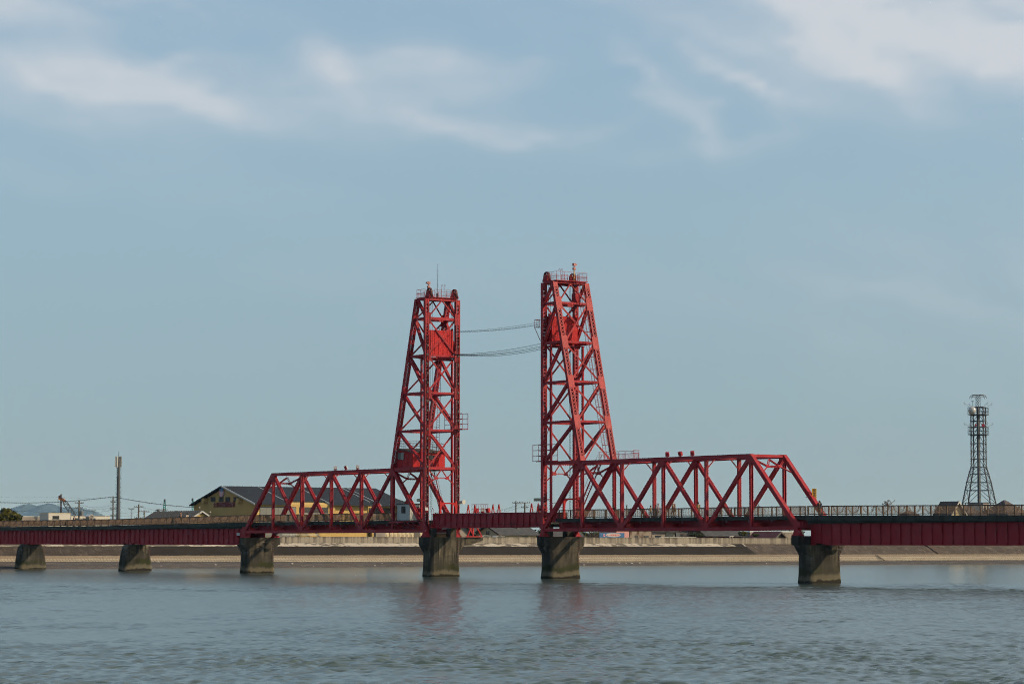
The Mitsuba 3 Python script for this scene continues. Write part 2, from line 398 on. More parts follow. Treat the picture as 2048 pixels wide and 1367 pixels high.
def mud(u, y):
    xw = np.interp(y, [50, 75, 125, 200, 240], [-134.3, -139, -149.3, -145, -137]); zt = np.interp(y, [37, 140, 240], [1.08, .56, .72])
    x = -118 - 37 * u; z = (xw - x) / (xw + 154.6) * zt
    z = z * (1.5 - .5 * min(max(z / zt, 0), 1)) if z > 0 else z * .6
    return (x, y, max(z, -1.5) + (.07 * (meshkit.fbm(np.array([x * .5, y * .2, 0.]), 3, 4) - .5) if -1 < u < 1 else 0))


strip(mud, np.linspace(0, 1.0, 36), 'mudflat', 'mud', label='brown mud strip at the foot of the far embankment')
PROF = [(-154.2, .3), (-156.6, 1.64), (-162, 2.09), (-165.4, 3.75), (-167.1, 4.36)]
strip(lambda u, y: (PROF[u][0], y, PROF[u][1]), [0, 1, 2, 3, 4], 'embankment', 'bank', smooth=False, label='far embankment faced with concrete blocks in two slopes')
strip(lambda u, y: ((-167.05, -176, -181, -24000)[u], y * (1 if u < 3 else 6), (4.5, 4.5, 3.2, 3.2)[u]), [0, 1, 2, 3], 'ground', 'soil', smooth=False, label='flat ground behind the far embankment')
strip(lambda u, y: ((-169.5, -174.5)[u], y, 4.504), [0, 1], 'levee_road', 'asphalt', smooth=False, label='road on top of the far embankment')
strip(lambda u, y: ((285.5, 288, 420, 3500)[u], y, (-.5, 2.2, 3., 3.)[u]), [0, 1, 2, 3], 'near_bank', 'soil', smooth=False, label='near bank of the river behind the viewpoint')
wall = thing('parapet_wall', 'long weathered concrete parapet wall along the top of the far embankment', 'wall')
for y in np.arange(-31.7, 330, 8.55):
    dz = rng.uniform(-.03, .03); dx = rng.uniform(-.02, .02)
    m = MB().box(-167.5 + dx, -167.1 + dx, y + .03, y + 8.52, 4.3, 5.66 + dz)
    put('wall_panel', m, 'wall_concrete', wall)
    if y + 8 < 185:
        mb = MB(); n = V(3.75 - 4.36, 0, -1.7); n = unit(V(.61, 0, 1.7)) * .07
        p = [V(-165.42, y + .04, 3.76), V(-165.42, y + 8.5, 3.76), V(-167.09, y + 8.5, 4.36), V(-167.09, y + .04, 4.36)]
        put('slab_panel', mb.hexa([q - n for q in p] + [q + n for q in p]), 'slab', 'embankment')
put('rib', MB().bar((-162.2, 185, 2.1), (-167., 185, 4.4), .35, .16), 'slab', 'embankment')
st = MB()
for i in range(12): st.box(-162.3 - i * .4, -161.9 - i * .4, 238.5, 240.6, 1.9, 2.36 + i * .2)
put('steps', st, 'roof_brown', 'embankment')
for y0 in (200.5, 214.5):
    mb = MB()
    for q in (0, .5): mb.tube((-154.1, y0 + q, .75), (-156.8, y0 + q, 1.9), .05)
    for i in range(9): t = i / 8; mb.tube((-154.1 - 2.7 * t, y0, .75 + 1.15 * t), (-154.1 - 2.7 * t, y0 + .5, .75 + 1.15 * t), .035)
    k = thing('bank_ladder', 'dark steel ladder lying on the pale lower slope, ' + ('left of the right hand bridge pier' if y0 < 210 else 'right of the right hand bridge pier'), 'ladder')
    put('frame', mb, 'dark_iron', k)


def build_hills():
    prof = np.array([(-400, 1030), (-200, 1016), (-60, 1022), (0, 1019.5), (20, 1019), (35, 1013), (50, 1008), (62, 1006), (68, 1008), (75, 1011.5), (85, 1008.5), (95, 1006), (101, 1004.6), (108, 1006.5), (120, 1011), (132, 1014), (140, 1012.5), (150, 1013), (165, 1015), (180, 1018), (195, 1023), (205, 1028), (214, 1033), (240, 1062), (300, 1086)], float)
    D = 18000.; lat = (prof[:, 0] - 1024) * D / F_PX; h = (1088.5 - prof[:, 1]) * D / F_PX
    L = np.linspace(lat[0], lat[-1], 260); W = np.linspace(-2500, 2500, 50)
    g0 = np.interp(L, lat, h)
    LL, WW = np.meshgrid(L, W, indexing='ij')
    ridge = np.exp(-(WW / 1100) ** 2); det = meshkit.fbm(np.stack([LL / 260, WW / 420, 0 * LL], -1), 5, 4)
    Zh = g0[:, None] * ridge * (1 - .55 * (1 - ridge) * det) - 2
    c = CAM + _F0 * D
    P = c[:2] + LL[..., None] * _R0[:2] + WW[..., None] * _F0[:2]
    v = np.concatenate([P, Zh[..., None]], -1).reshape(-1, 3); n, m = LL.shape; idx = np.arange(n * m).reshape(n, m)
    f = np.stack([idx[:-1, :-1], idx[1:, :-1], idx[1:, 1:], idx[:-1, 1:]], -1).reshape(-1, 4)
    t = MB().add(v, f).get()
    if t.face_normals[:, 2].mean() < 0: t.invert()
    put('hills', t, 'mountain', smooth=True, kind='structure', label='blue distant mountain ridge at the left horizon')


build_hills()


# ---------------------------------------------------------------- haze
scene['air'] = {'type': 'homogeneous', 'albedo': {'type': 'rgb', 'value': [.95, .95, .95]}, 'sigma_t': {'type': 'rgb', 'value': [.8e-5,1.5e-5,2.6e-5]}}
scene['haze'] = {'type': 'cube', 'to_world': mi.ScalarTransform4f().translate([-10500, 0, 148]).scale([14500, 25000, 152]), 'bsdf': {'type': 'null'}, 'interior': {'type': 'ref', 'id': 'air'}}
labels['haze'] = {'kind': 'stuff', 'label': 'thin blue haze in the air over the river and land', 'category': 'haze'}
scene['camera']['medium'] = {'type': 'ref', 'id': 'air'}

# ---------------------------------------------------------------- bridge
G, PAN, W = 13.03, 7.8, 4.88
ZB, ZT, ZTOP = 5.945, 14.03, 36.4
LV = [14.1, 19.07, 23.97, 28.87, 33.75, 36.35]
SIDE = {1: 'right', -1: 'left'}


def zoff(x): return -.007 * min(40, max(0, abs(x) - 62))


def portal(mb, A, B, dn, s=.16, drop=1.15, low=2.1, laced=True):
    """Portal bracing between two posts: A, B the top corners, dn down along the posts."""
    A, B, dn = V(*A), V(*B), V(*dn); c = B - A; T = A + c * .5; nrm = unit(np.cross(c, dn))
    l1, l2 = A + c * .3 + dn * drop, A + c * .7 + dn * drop
    def br(p, q, lc=True):
        if lc and laced:
            d = unit(q - p); t = unit(np.cross(nrm, d))
            for k in (-1, 1): mb.bar(p + t * k * s * .6, q + t * k * s * .6, .12, .05, t)
            n = max(2, int(np.linalg.norm(q - p) / .22))
            for i in range(n):
                k = 1 if i % 2 else -1
                mb.bar(p + (q - p) * i / n + t * s * .6 * k, p + (q - p) * (i + 1) / n - t * s * .6 * k, .05, .02, nrm)
        else: mb.bar(p, q, s * .8, s * .8, nrm)
    br(A, l1); br(B, l2); br(T, l1); br(T, l2); br(l1, l2); br(l1, A + dn * low, False); br(l2, B + dn * low, False)
    for l in (l1, l2):
        mb.poly([(-.32, -.2), (.32, -.2), (.22, .22), (-.22, .22)], l - nrm * .03, unit(c), -dn, .06)
    return mb


def truss(s):
    X = lambda i: s * (G + PAN * i)
    t = thing('truss_span', f'red riveted steel through truss span on the {SIDE[s]} side of the lift towers', 'bridge truss', 'through truss spans')
    for y in (0, W):
        yn = 1 if y == 0 else -1
        put('top_chord', MB().bar((X(1) - s * .2, y, ZT), (X(5), y, ZT), .5, .38).bar((X(1) - s * .2, y, ZT + .2), (X(5) + s * .1, y, ZT + .2), .62, .03), 'red', t)
        b = MB().bar((X(0) - s * .2, y - .18, ZB), (X(6) + s * .1, y - .18, ZB), .07, .34).bar((X(0) - s * .2, y + .18, ZB), (X(6) + s * .1, y + .18, ZB), .07, .34)
        b.bar((X(0), y, ZB - .18), (X(6), y, ZB - .18), .5, .03); b.bar((X(0), y, ZB + .18), (X(6), y, ZB + .18), .5, .03)
        put('bottom_chord', b, 'red', t)
        for i, j in ((0, 1), (6, 5)):
            e = member((X(i), y, ZB), (X(j), y, ZT), .46, .5, .08, .42, False, .6, bar=.09)
            if i == 6: e.bar((X(i), y, ZB), (X(j), y, ZT), .5, .02, V(s * 8, 0, 7.8), off=.23)
            put('end_post', e, 'red', t)
        for i, j in ((2, 1), (2, 3), (4, 3), (4, 5)):
            put('diagonal', member((X(i), y, ZB), (X(j), y, ZT), .34, .42, .07, .34, False, .9), 'red', t)
        for i in range(1, 6):
            if i % 2: put('post', MB().bar((X(i), y - .16, ZB), (X(i), y - .16, ZT), .3, .06, (0, 1, 0)).bar((X(i), y + .16, ZB), (X(i), y + .16, ZT), .3, .06, (0, 1, 0)).bar((X(i), y, ZB), (X(i), y, ZT), .04, .3, (0, 1, 0)), 'red', t)
            else: put('post', member((X(i), y, ZB), (X(i), y, ZT), .26, .4, .06, .3, False, .6), 'red', t)
        for i in range(0, 7):
            up = i in (1, 3, 5); z0 = ZT - .2 if up else ZB + .1; w = .62 if i % 2 == 0 or i in (1, 5) else .5; k = -1 if up else 1
            mb = MB()
            for q in (-.235, .235):
                mb.poly([(-w, 0), (w, 0), (w * .8, .62 * k), (-w * .8, .62 * k)], (X(i), y + q + .015, z0), (1, 0, 0), (0, 0, 1), .03)
            put('gusset_plate', mb, 'red', t)
    fb = MB(); lt = MB()
    for i in range(7):
        if 0 < i < 7: fb.bar((X(i), .2, 6.3), (X(i), W - .2, 6.3), .3, .62)
        if 1 <= i <= 5:
            lt.bar((X(i), .2, ZT + .02), (X(i), W - .2, ZT + .02), .3, .3)
            for y, k in ((0, 1), (W, -1)):
                if 1 < i < 5: put('knee_brace', MB().bar((X(i), y + .1 * k, 12.75), (X(i), y + 1.3 * k, ZT - .12), .1, .1), 'red', t)
        if 1 <= i < 5:
            lt.bar((X(i), .1, ZT), (X(i + 1), W - .1, ZT), .14, .12); lt.bar((X(i), W - .1, ZT - .03), (X(i + 1), .1, ZT - .03), .14, .12)
        if i < 6: fb.bar((X(i), .1, ZB - .12), (X(i + 1), W - .1, ZB - .12), .14, .1)
    put('floor_beams', fb, 'red', t); put('top_lateral_bracing', lt, 'red', t)
    for y in (2.0, 2.88):
        put('stringer', MB().box(*sorted((X(0) + s * .5, X(6) - s * .2)), y - .02, y + .02, 6.1, 6.86).box(*sorted((X(0) + s * .5, X(6) - s * .2)), y - .13, y + .13, 6.83, 6.89).box(*sorted((X(0) + s * .5, X(6) - s * .2)), y - .13, y + .13, 6.07, 6.12), 'red', t)
    put('deck_slab', MB().box(*sorted((X(0) + s * 1.6, X(6) + s * .35)), .62, W - .62, 6.9, 7.33), 'deck', t)
    dp = MB()
    for i in range(12): x = X(0) + s * (2.6 + i * 3.9); dp.tube((x, .7, 6.9), (x, .7, 6.62), .05)
    put('drain_pipe', dp, 'grey_steel', t)
    for i in (1, 6):
        a = unit(V(X(i - 1 if i == 1 else 6) - X(i if i == 1 else 5), 0, ZB - ZT))
        top = X(1) if i == 1 else X(5)
        o = V(0, 0, 0)
        put('portal_brace', portal(MB(), V(top, .2, ZT - .15) + a * .3, V(top, W - .2, ZT - .15) + a * .3, a), 'red', t)
    for i in (0, 6):
        for y in (0, W):
            x = X(i) + (s * -.1 if i == 6 else 0)
            b = MB().box(x - .55, x + .55, y - .42, y + .42, 5.12, 5.3).box(x - .4, x + .4, y - .32, y + .32, 5.3, 5.5)
            b.poly([(-.45, 0), (.45, 0), (.18, .36), (-.18, .36)], (x, y + .28, 5.48), (1, 0, 0), (0, 0, 1), .56)
            put('bearing', b, 'red', t)
    return t


TR, TL = truss(1), truss(-1)


def tower(s):
    xr = s * G; xl = lambda z: s * (20.83 - (z - 14.1) * .2556)
    t = thing('lift_tower', 'tall red lattice lift tower with a yellow camera pole, right of the gap' if s > 0 else 'tall red lattice lift tower above a red machine house, left of the gap', 'lift tower', 'lift towers')
    for y in (0, W):
        m = MB(); zs = [5.15] + LV
        for a, b in zip(zs[:-1], zs[1:]):
            member((xr, y, a), (xr, y, b), .42, .64, .09, .45, True, .75 if a > 6 else 1.1, mb=m, bar=.08)
        put('river_column', m, 'red', t)
        m = MB()
        for a, b in zip(LV[:-1], LV[1:]): member((xl(a), y, a), (xl(b), y, b), .4, .7, .08, .45, True, .75, mb=m, bar=.085)
        put('land_leg', m, 'red', t)
        g = MB()
        for k in (-.14, .14): g.bar((xr - s * .28, y + k, 6.5), (xr - s * .28, y + k, 31.5), .1, .04, (0, 1, 0))
        put('guide_rail', g, 'rust_rail', t)
        bl = MB()
        for z in np.arange(7, 31.4, 1.22): bl.box(*sorted((xr - s * .36, xr - s * .25)), y - .1, y + .1, z - .12, z + .12)
        put('guide_bolts', bl, 'dark_iron', t, kind='stuff')
    # thin hoist pipe behind each river column
    for y in (0, W): put('hoist_pipe', MB().tube((xr + s * 1.3, y + .12, 7.4), (xr + s * 1.3, y + .12, 28.6), .17, n=8), 'red', t)
    for li, z in enumerate(LV):
        x1 = xl(z)
        for y in (0, W):
            m = MB().bar((xr + s * .15, y, z), (x1 - s * .1, y, z), .34, .3 if li else .42); put('strut', m, 'red', t)
        d = .36 if li in (0, 4) else .26
        if li == 5: d = .42
        put('cross_strut', MB().bar((xr, .25, z), (xr, W - .25, z), .3, d), 'red', t)
        put('cross_strut', MB().bar((x1, .3, z), (x1, W - .3, z), .3, .26 if li else .36), 'red', t)
    for a, b in zip(LV[:-1], LV[1:]):
        top = b == LV[-1]
        for y in (0, W):
            put('side_diagonal', member((xl(b) - s * .1, y, b - .1), (xr + s * .1, y, a + .15), .3, .34, .06, .32, False, .9), 'red', t)
        for f in (lambda z: xr, xl):
            if top:
                for k in (0, W): put('face_brace', MB().bar((f(a), abs(k - .25), a + .1), (f(b), W / 2, b - .15), .14, .15, (1, 0, 0)), 'red', t)
            else:
                for k in (0, 1):
                    y0, y1 = (.25, W - .25) if k else (W - .25, .25)
                    o = s * .07 * (1 if k else -1)
                    q, r_ = V(f(a) + o, y0, a + .1), V(f(b) + o, y1, b - .1)
                    m = MB(); ax = unit(np.cross(unit(r_ - q), V(1, 0, 0)))
                    for w_ in (-.062, .062): m.bar(q + ax * w_, r_ + ax * w_, .05, .1, ax)
                    n = int(np.linalg.norm(r_ - q) / .3)
                    for i in range(n): m.bar(q + (r_ - q) * i / n + ax * .062 * (-1) ** i, q + (r_ - q) * (i + 1) / n - ax * .062 * (-1) ** i, .045, .03, (1, 0, 0))
                    put('face_brace', m, 'red', t)
    for z in LV[1:5]:
        m = MB(); a = unit(V(xl(z + 1) - xl(z), 0, 1.))
        for y in (0, W):
            k = 1 if y == 0 else -1
            for f in (xr - s * .225, ):
                m.poly([(-.42, -.75), (.42, -.75), (.42, .75), (-.42, .75)], (f + (.012 if s > 0 else .0), y + k * .1, z), (0, 1, 0), (0, 0, 1), .014)
            m.poly([(-.45, -.8), (.45, -.8), (.45, .8), (-.45, .8)], V(xl(z) + s * .205, y + k * .08, z), (0, 1, 0), a, .014)
        put('gusset_plates', m, 'red', t, kind='stuff')
    put('portal_brace', portal(MB(), (xr, .2, 14.0), (xr, W - .2, 14.0), (0, 0, -1.), .15, 1.15, 2.2, False), 'red', t)
    # top floor, rails, sheaves
    x1 = xl(ZTOP)
    put('top_floor', MB().box(*sorted((xr - s * .35, x1 + s * .45)), .0, W, 36.5, 36.58).bar((xr, .7, 36.42), (x1, .7, 36.42), .14, .2).bar((xr, W - .7, 36.42), (x1, W - .7, 36.42), .14, .2), 'red', t)
    r = rail_mesh(MB(), [(xr + s * .5, .1, 36.58), (x1 + s * .4, .1, 36.58), (x1 + s * .4, W - .1, 36.58), (xr + s * .5, W - .1, 36.58)], 1.05, .022, 1.2, (.5,), .22)
    put('top_railing', r, 'red', t)
    put('gate_railing', rail_mesh(MB(), [(xr - s * .3, 1.1, 36.58), (xr - s * .3, 2.1, 36.58)], 1., .022, 1), 'red', t)
    put('gate_railing', rail_mesh(MB(), [(xr - s * .3, 2.9, 36.58), (xr - s * .3, 3.9, 36.58)], 1., .022, 1, (.5,), .2), 'red', t)
    for y in (2.45, 2.85):
        h = MB().path([(xr + s * .1, y, 36.5), (xr + s * .1, y, 38.1), (xr + s * .02, y, 38.25), (xr - s * .14, y, 38.25), (xr - s * .2, y, 38.1)], .025)
        put('ladder_hoop', h, 'red', t)
    for y in (.45, W - .45):
        sh = put('sheave', MB().tube((xr, y - .2, 37.2), (xr, y + .2, 37.2), .13, n=12), 'red', t)
        rm = trimesh.creation.annulus(.43, .59, .24, sections=28); rm.apply_transform(trimesh.transformations.rotation_matrix(math.pi / 2, [1, 0, 0])); rm.apply_translation((xr, y, 37.2))
        put('rim', rm, 'rust_rail', sh, smooth=40)
        sp = MB()
        for k in range(6): sp.bar((xr, y, 37.2), (xr + .46 * math.cos(k * 1.047), y, 37.2 + .46 * math.sin(k * 1.047)), .1, .09, (0, 1, 0))
        put('spokes', sp, 'rust_rail', sh)
        b = MB()
        for k in (-.27, .27): b.poly([(-.62, 0), (.62, 0), (.2, .66), (-.2, .66)], (xr, y + k + .03, 36.56), (1, 0, 0), (0, 0, 1), .06)
        put('sheave_stand', b, 'red', t)
        b = MB()
        for k in (-.12, .12): b.tube((xr + s * .57, y + k, 37.2), (xr + s * .57, y + k, 32.35), .025, n=5); b.tube((xr - s * .57, y + k, 37.2), (xr - s * .57, y + k, 8.3), .022, n=5)
        put('hoist_rope', b, 'wire', t)
    # balcony at the column, river side
    if s > 0: yb, zb_, x0, x1_ = -.42, 14.35, xr - 1.75, xr + 2.2
    else: yb, zb_, x0, x1_ = W + .45, 19.25, xr - 2.2, xr + 1.9
    b = rail_mesh(MB(), [(x0, yb, zb_), (x1_, yb, zb_)], 2.05, .035, 3.2, (.02, .33, .66))
    rail_mesh(b, [(x0, yb + .9 * s, zb_), (x1_, yb + .9 * s, zb_)], 2.05, .035, 3.2, (.02, .33, .66)); b.box(x0 + .6, x1_, min(yb, yb + .9 * s), max(yb, yb + .9 * s), zb_ - .05, zb_)
    put('balcony', b, 'red', t)
    put('brace_rod', MB().tube((xr + s * .2, yb + .1 * s, zb_ + 2.), (xr + s * 1.9, yb + .1 * s, zb_ + 4.6), .05), 'red', t)
    # ladders
    lf = lambda z, o: V(xl(z) + s * (.5 + o), 3.3, z)
    if s > 0:
        l = MB()
        for y in (-.22, .22): l.tube(lf(14.3, 0) + V(0, y, 0), lf(37.5, 0) + V(0, y, 0), .03, n=5)
        for z in np.arange(14.5, 37.3, .33): l.tube(lf(z, 0) - V(0, .22, 0), lf(z, 0) + V(0, .22, 0), .014, n=4)
        put('ladder', l, 'red', t)
        c = MB()
        for z in np.arange(16.2, 36.5, 1.55): c.ring(lf(z, .36), (0, 0, 1), .4, .045, 12)
        for q in range(5):
            ang = -1.9 + q * .95; o = V(.36 + .4 * math.cos(ang), .4 * math.sin(ang), 0)
            c.tube(lf(16.2, 0) + o, lf(36.4, 0) + o, .016, n=4)
        put('ladder_cage', c, 'red', t)
        b = rail_mesh(MB(), [(18.2, W - .3, 14.36), (18.2, W + .55, 14.36), (25., W + .55, 14.36), (25., W - .3, 14.36)], 1.1, .03, 1.4, (.72, .06), .24); b.box(18.2, 25, W - .3, W + .55, 14.3, 14.36)
        put('walkway', b, 'red', t)
        put('equipment_box', MB().box(14.2, 15., 3.4, 4.2, 34., 35.1), 'red', t)
    else:
        l = MB(); p, q = V(-16.2, 3.9, 14.4), V(-15., 3.6, 33)
        for y in (-.22, .22): l.tube(p + V(0, y, 0), q + V(0, y, 0), .03, n=5)
        for i in range(58): c = p + (q - p) * i / 57; l.tube(c - V(0, .22, 0), c + V(0, .22, 0), .014, n=4)
        for i in range(0, 58, 4): l.ring(p + (q - p) * i / 57 + V(-.36, 0, 0), (0, 0, 1), .38, .04, 10)
        put('ladder', l, 'red', t)
    l = MB(); p, q = V(s * 15.2, 3.4, 7.4), V(s * 19.6, 3.6, 14.1)
    if s < 0: p, q = V(-13.6, 3.2, 7.4), V(-16.6, 3.3, 14.1)
    for y in (-.28, .28): l.bar(p + V(0, y, 0), q + V(0, y, 0), .05, .16)
    for i in range(1, 24): c = p + (q - p) * i / 24; l.bar(c - V(0, .28, 0), c + V(0, .28, 0), .14, .03)
    for y in (-.3, .3): l.tube(p + V(0, y, .9), q + V(0, y, .9), .022, n=5)
    put('stair_ladder', l, 'red', t)
    f = MB().box(*sorted((xr + s * .3, xl(14.1) - s * .2)), .4, W - .4, 14.22, 14.27)
    if s < 0: put('platform', f, 'red', t)
    z = LV[3]
    put('gallery', MB().box(*sorted((xr + s * .2, xr + s * 2.2)), .2, W - .2, z - .35, z - .28).bar((xr + s * .9, .1, z - .45), (xr + s * .9, W - .1, z - .45), .3, .22), 'red', t)
    return t


TWR, TWL = tower(1), tower(-1)
for s in (1, -1):
    k = thing('counterweight', f'red steel box counterweight hanging high inside the {SIDE[s]} lift tower', 'counterweight', 'lift counterweights')
    x0, x1 = sorted((s * 13.12, s * 14.12)); y0, y1 = .42, W - .5; zb, zt = 28.95, 32.25
    put('box', MB().box(x0, x1, y0, y1, zb, zt), 'red_bright', k)
    for i in range(6):
        y = y0 + (y1 - y0) * (i + .5) / 6
        if s < 0: put('stiffener', MB().box(x1 - .01, x1 + .05, y - .04, y + .04, zb, zt), 'red_bright', k)
    for y in (.45, W - .45): put('rope_lug', MB().box(s * 13.6 - .15, s * 13.6 + .15, y - .12, y + .12, zt, zt + .3), 'red_bright', k)

# machine house in the left tower
k = thing('machine_house', 'red panelled machine house with two windows on the left lift tower platform', 'machine house')
X0, X1, Y0, Y1, Z0 = -20.3, -16.5, .25, 5.35, 14.3
bd = MB()
bd.hexa([(X0, Y0, Z0), (X1, Y0, Z0), (X1, Y1, Z0), (X0, Y1, Z0), (X0, Y0, 16.75), (X1, Y0, 16.25), (X1, Y1, 16.25), (X0, Y1, 16.75)])
put('wall', bd, 'red_bright', k)
for x in (-19., -17.7): put('seam', MB().box(x - .03, x + .03, Y0 - .03, Y0, Z0, 16.3), 'red', k)
for y in (1.6, 2.9, 4.2): put('seam', MB().box(X1, X1 + .03, y - .03, y + .03, Z0, 16.2), 'red', k)
rf = put('roof', MB().hexa([(X0 - .15, Y0 - .2, 16.76), (X1 + .2, Y0 - .2, 16.24), (X1 + .2, Y1 + .2, 16.24), (X0 - .15, Y1 + .2, 16.76), (X0 - .15, Y0 - .2, 16.9), (X1 + .2, Y0 - .2, 16.38), (X1 + .2, Y1 + .2, 16.38), (X0 - .15, Y1 + .2, 16.9)]), 'roof_brown', k)
put('railing', rail_mesh(MB(), [(X0, Y1, 16.88), (X0, Y0, 16.88), (X1, Y0, 16.4), (X1, Y1, 16.4), (X0, Y1, 16.88)], 1.05, .022, 1., (.33, .66)), 'pole', rf)
for (a, b) in ((-20., -18.6),):
    w = put('window', MB().box(a - .06, b + .06, Y0 - .05, Y0 - .012, 15.3, 16.35), 'red', k)
    for q in (0, 1): put('pane', MB().box(a + q * .72, a + q * .72 + .66, Y0 - .08, Y0 - .05, 15.36, 16.29), 'glass_grey', w)
w = put('window', MB().box(X1 + .012, X1 + .05, 2.5, 3.75, 15.3, 15.98), 'red', k); put('pane', MB().box(X1 + .05, X1 + .07, 2.56, 3.69, 15.36, 15.92), 'glass_dark', w)
put('base_beam', MB().box(X0 - .1, X1 + .1, Y0 - .1, Y0 + .1, 14.28, 14.4), 'red', k)

# lift span
k = thing('lift_span', 'lowered red plate girder lift span resting between the two lift towers', 'bridge girder')
XA, XB = -12.35, 12.15
for y in (.62, W - .62):
    put('web', MB().box(XA, XB, y - .02, y + .02, 6.36, 8.1), 'red', k)
    put('flange', MB().box(XA, XB, y - .17, y + .17, 8.1, 8.15), 'dark_iron' if False else 'red', k)
    put('flange', MB().box(XA, XB, y - .17, y + .17, 6.3, 6.36), 'red', k)
    o = -1 if y < 2 else 1
    for x in np.linspace(XA + .25, XB - .25, 19): put('stiffener', MB().box(x - .05, x + .05, *sorted((y + o * .02, y + o * .16)), 6.36, 8.1), 'red', k)
fl = MB().box(XA, XB, .7, W - .7, 6.7, 6.9)
for x in np.linspace(XA + .5, XB - .5, 10): fl.bar((x, .64, 6.55), (x, W - .64, 6.55), .2, .3)
put('floor', fl, 'deck', k)
put('cable', MB().path([(XA, .44, 6.9), (-6, .44, 6.86), (0, .44, 6.8), (6, .44, 6.7), (XB, .44, 6.72)], .02), 'wire', k)
put('access_ladder', MB().path([(-12.1, .3, 6.35), (-12.1, .3, 8.6), (-11.9, .3, 8.9), (-11.6, .3, 8.6), (-11.6, .3, 6.35)], .03).path([(-11.3, .3, 6.35), (-11.3, .3, 8.1)], .02), 'red', k)
for x in (-4.2, -2.7, 1.3, 2.6, 11.0, 9.6):
    for y in ((.62,) if abs(x) < 6 else (.62,)):
        put('stay', MB().bar((x - .28, y, 8.14), (x, y, 9.25), .1, .1, (0, 1, 0)).bar((x + .28, y, 8.14), (x, y, 9.25), .1, .1, (0, 1, 0)), 'red_bright', k)
put('railing', rail_mesh(MB(), [(-8.6, W - .62, 8.15), (-5, W - .62, 8.15)], 1.2, .025, .55), 'red', k)
put('railing', rail_mesh(MB(), [(9.0, W - .62, 8.15), (11.6, W - .62, 8.15)], 1.2, .03, 1.1), 'red', k)
# bracket of red struts on the far cantilever of the left tower pier
k = thing('support_frame', 'bright red strut frame standing on the pier below the lift span', 'steel frame')
for x in (-11.6,):
    m = MB().bar((x, 5.4, 5.2), (x, 8.0, 5.2), .16, .12)
    for a, b in ((5.6, 6.3), (6.6, 5.8), (7.9, 7.0)): m.bar((x, a, 5.2), (x, b, 6.6), .14, .14, (1, 0, 0))
    m.bar((x, 5.4, 6.6), (x, 7.1, 6.6), .14, .1)
    put('strut', m, 'red_bright', k)
put('post', MB().bar((-11.6, 6.5, 5.15), (-11.6, 6.5, 6.6), .2, .2, (0, 1, 0)), 'red', k)

# plate girder approach spans


def girder(x0, x1, label, joint=None, grp=True):
    k = thing('plate_girder_span', label, 'bridge girder', 'plate girder approach spans' if grp else None)
    for y in (1.3, 3.58):
        pts = [(x0, 4.5), (x0 + 3.2, 4.15), (x1 - 3.2, 4.15), (x1, 4.5), (x1, 6.45), (x0, 6.45)]
        put('web', MB().poly(pts, (0, y + .02, 0), (1, 0, 0), (0, 0, 1), .04), 'red', k)
        m = MB()
        for a, b in ((pts[0], pts[1]), (pts[1], pts[2]), (pts[2], pts[3])): m.bar((a[0], y, a[1] - .025), (b[0], y, b[1] - .025), .36, .05)
        put('bottom_flange', m, 'red', k)
        put('top_flange', MB().box(x0, x1, y - .18, y + .18, 6.45, 6.5), 'red', k)
        o = -1 if y < 2 else 1
        n = int(round((x1 - x0) / 1.57))
        for i in range(n + 1):
            x = x0 + .1 + (x1 - x0 - .2) * i / n; u = min(x - x0, x1 - x); zl = 4.15 + .35 * max(0, 1 - u / 3.2)
            wd = .055 if i in (0, n) or abs(x - (joint or -999)) > .8 else .11
            put('stiffener', MB().box(x - wd, x + wd, *sorted((y + o * .02, y + o * .17)), zl + .02, 6.45), 'red', k)
    br = MB()
    for x in np.arange(x0 + 1, x1, 4.7): br.bar((x, 1.4, 4.4), (x, 3.5, 6.3), .1, .1, (1, 0, 0)); br.bar((x, 3.5, 4.4), (x, 1.4, 6.3), .1, .1, (1, 0, 0))
    put('cross_bracing', br, 'red', k)
    n = 12; ds = MB(); hn = MB()
    for i in range(n):
        a, b = x0 - .2 + (x1 - x0 + .4) * i / n, x0 - .2 + (x1 - x0 + .4) * (i + 1) / n
        za, zb = zoff(a), zoff(b)
        hn.hexa([(a, .95, 6.46), (b, .95, 6.46), (b, W - .95, 6.46), (a, W - .95, 6.46), (a, .95, 6.75 + za), (b, .95, 6.75 + zb), (b, W - .95, 6.75 + zb), (a, W - .95, 6.75 + za)])
        ds.hexa([(a, .6, 6.74 + za), (b, .6, 6.74 + zb), (b, W - .6, 6.74 + zb), (a, W - .6, 6.74 + za), (a, .6, 7.33 + za), (b, .6, 7.33 + zb), (b, W - .6, 7.33 + zb), (a, W - .6, 7.33 + za)])
    put('deck_slab', ds, 'deck', k)
    put('haunch', hn, 'deck', k)
    for x in (x0 + .3, x1 - .3):
        for y in (1.3, 3.58): put('bearing', MB().box(x - .25, x + .25, y - .2, y + .2, 4.1, 4.48), 'red', k)
    return k


girder(60.55, 97.6, 'dark red plate girder span on the far right, nearest the viewer', 78.3)
girder(97.9, 135, 'dark red plate girder span leading off to the right of the frame', grp=False)
girder(-97.8, -60.6, 'dark red plate girder span touching the left truss span', -79.2)
girder(-135, -98.1, 'dark red plate girder span between the two short left piers', -116.5)
girder(-172, -135.3, 'dark red plate girder span running out of the left edge onto the far bank', -153.6)

# piers


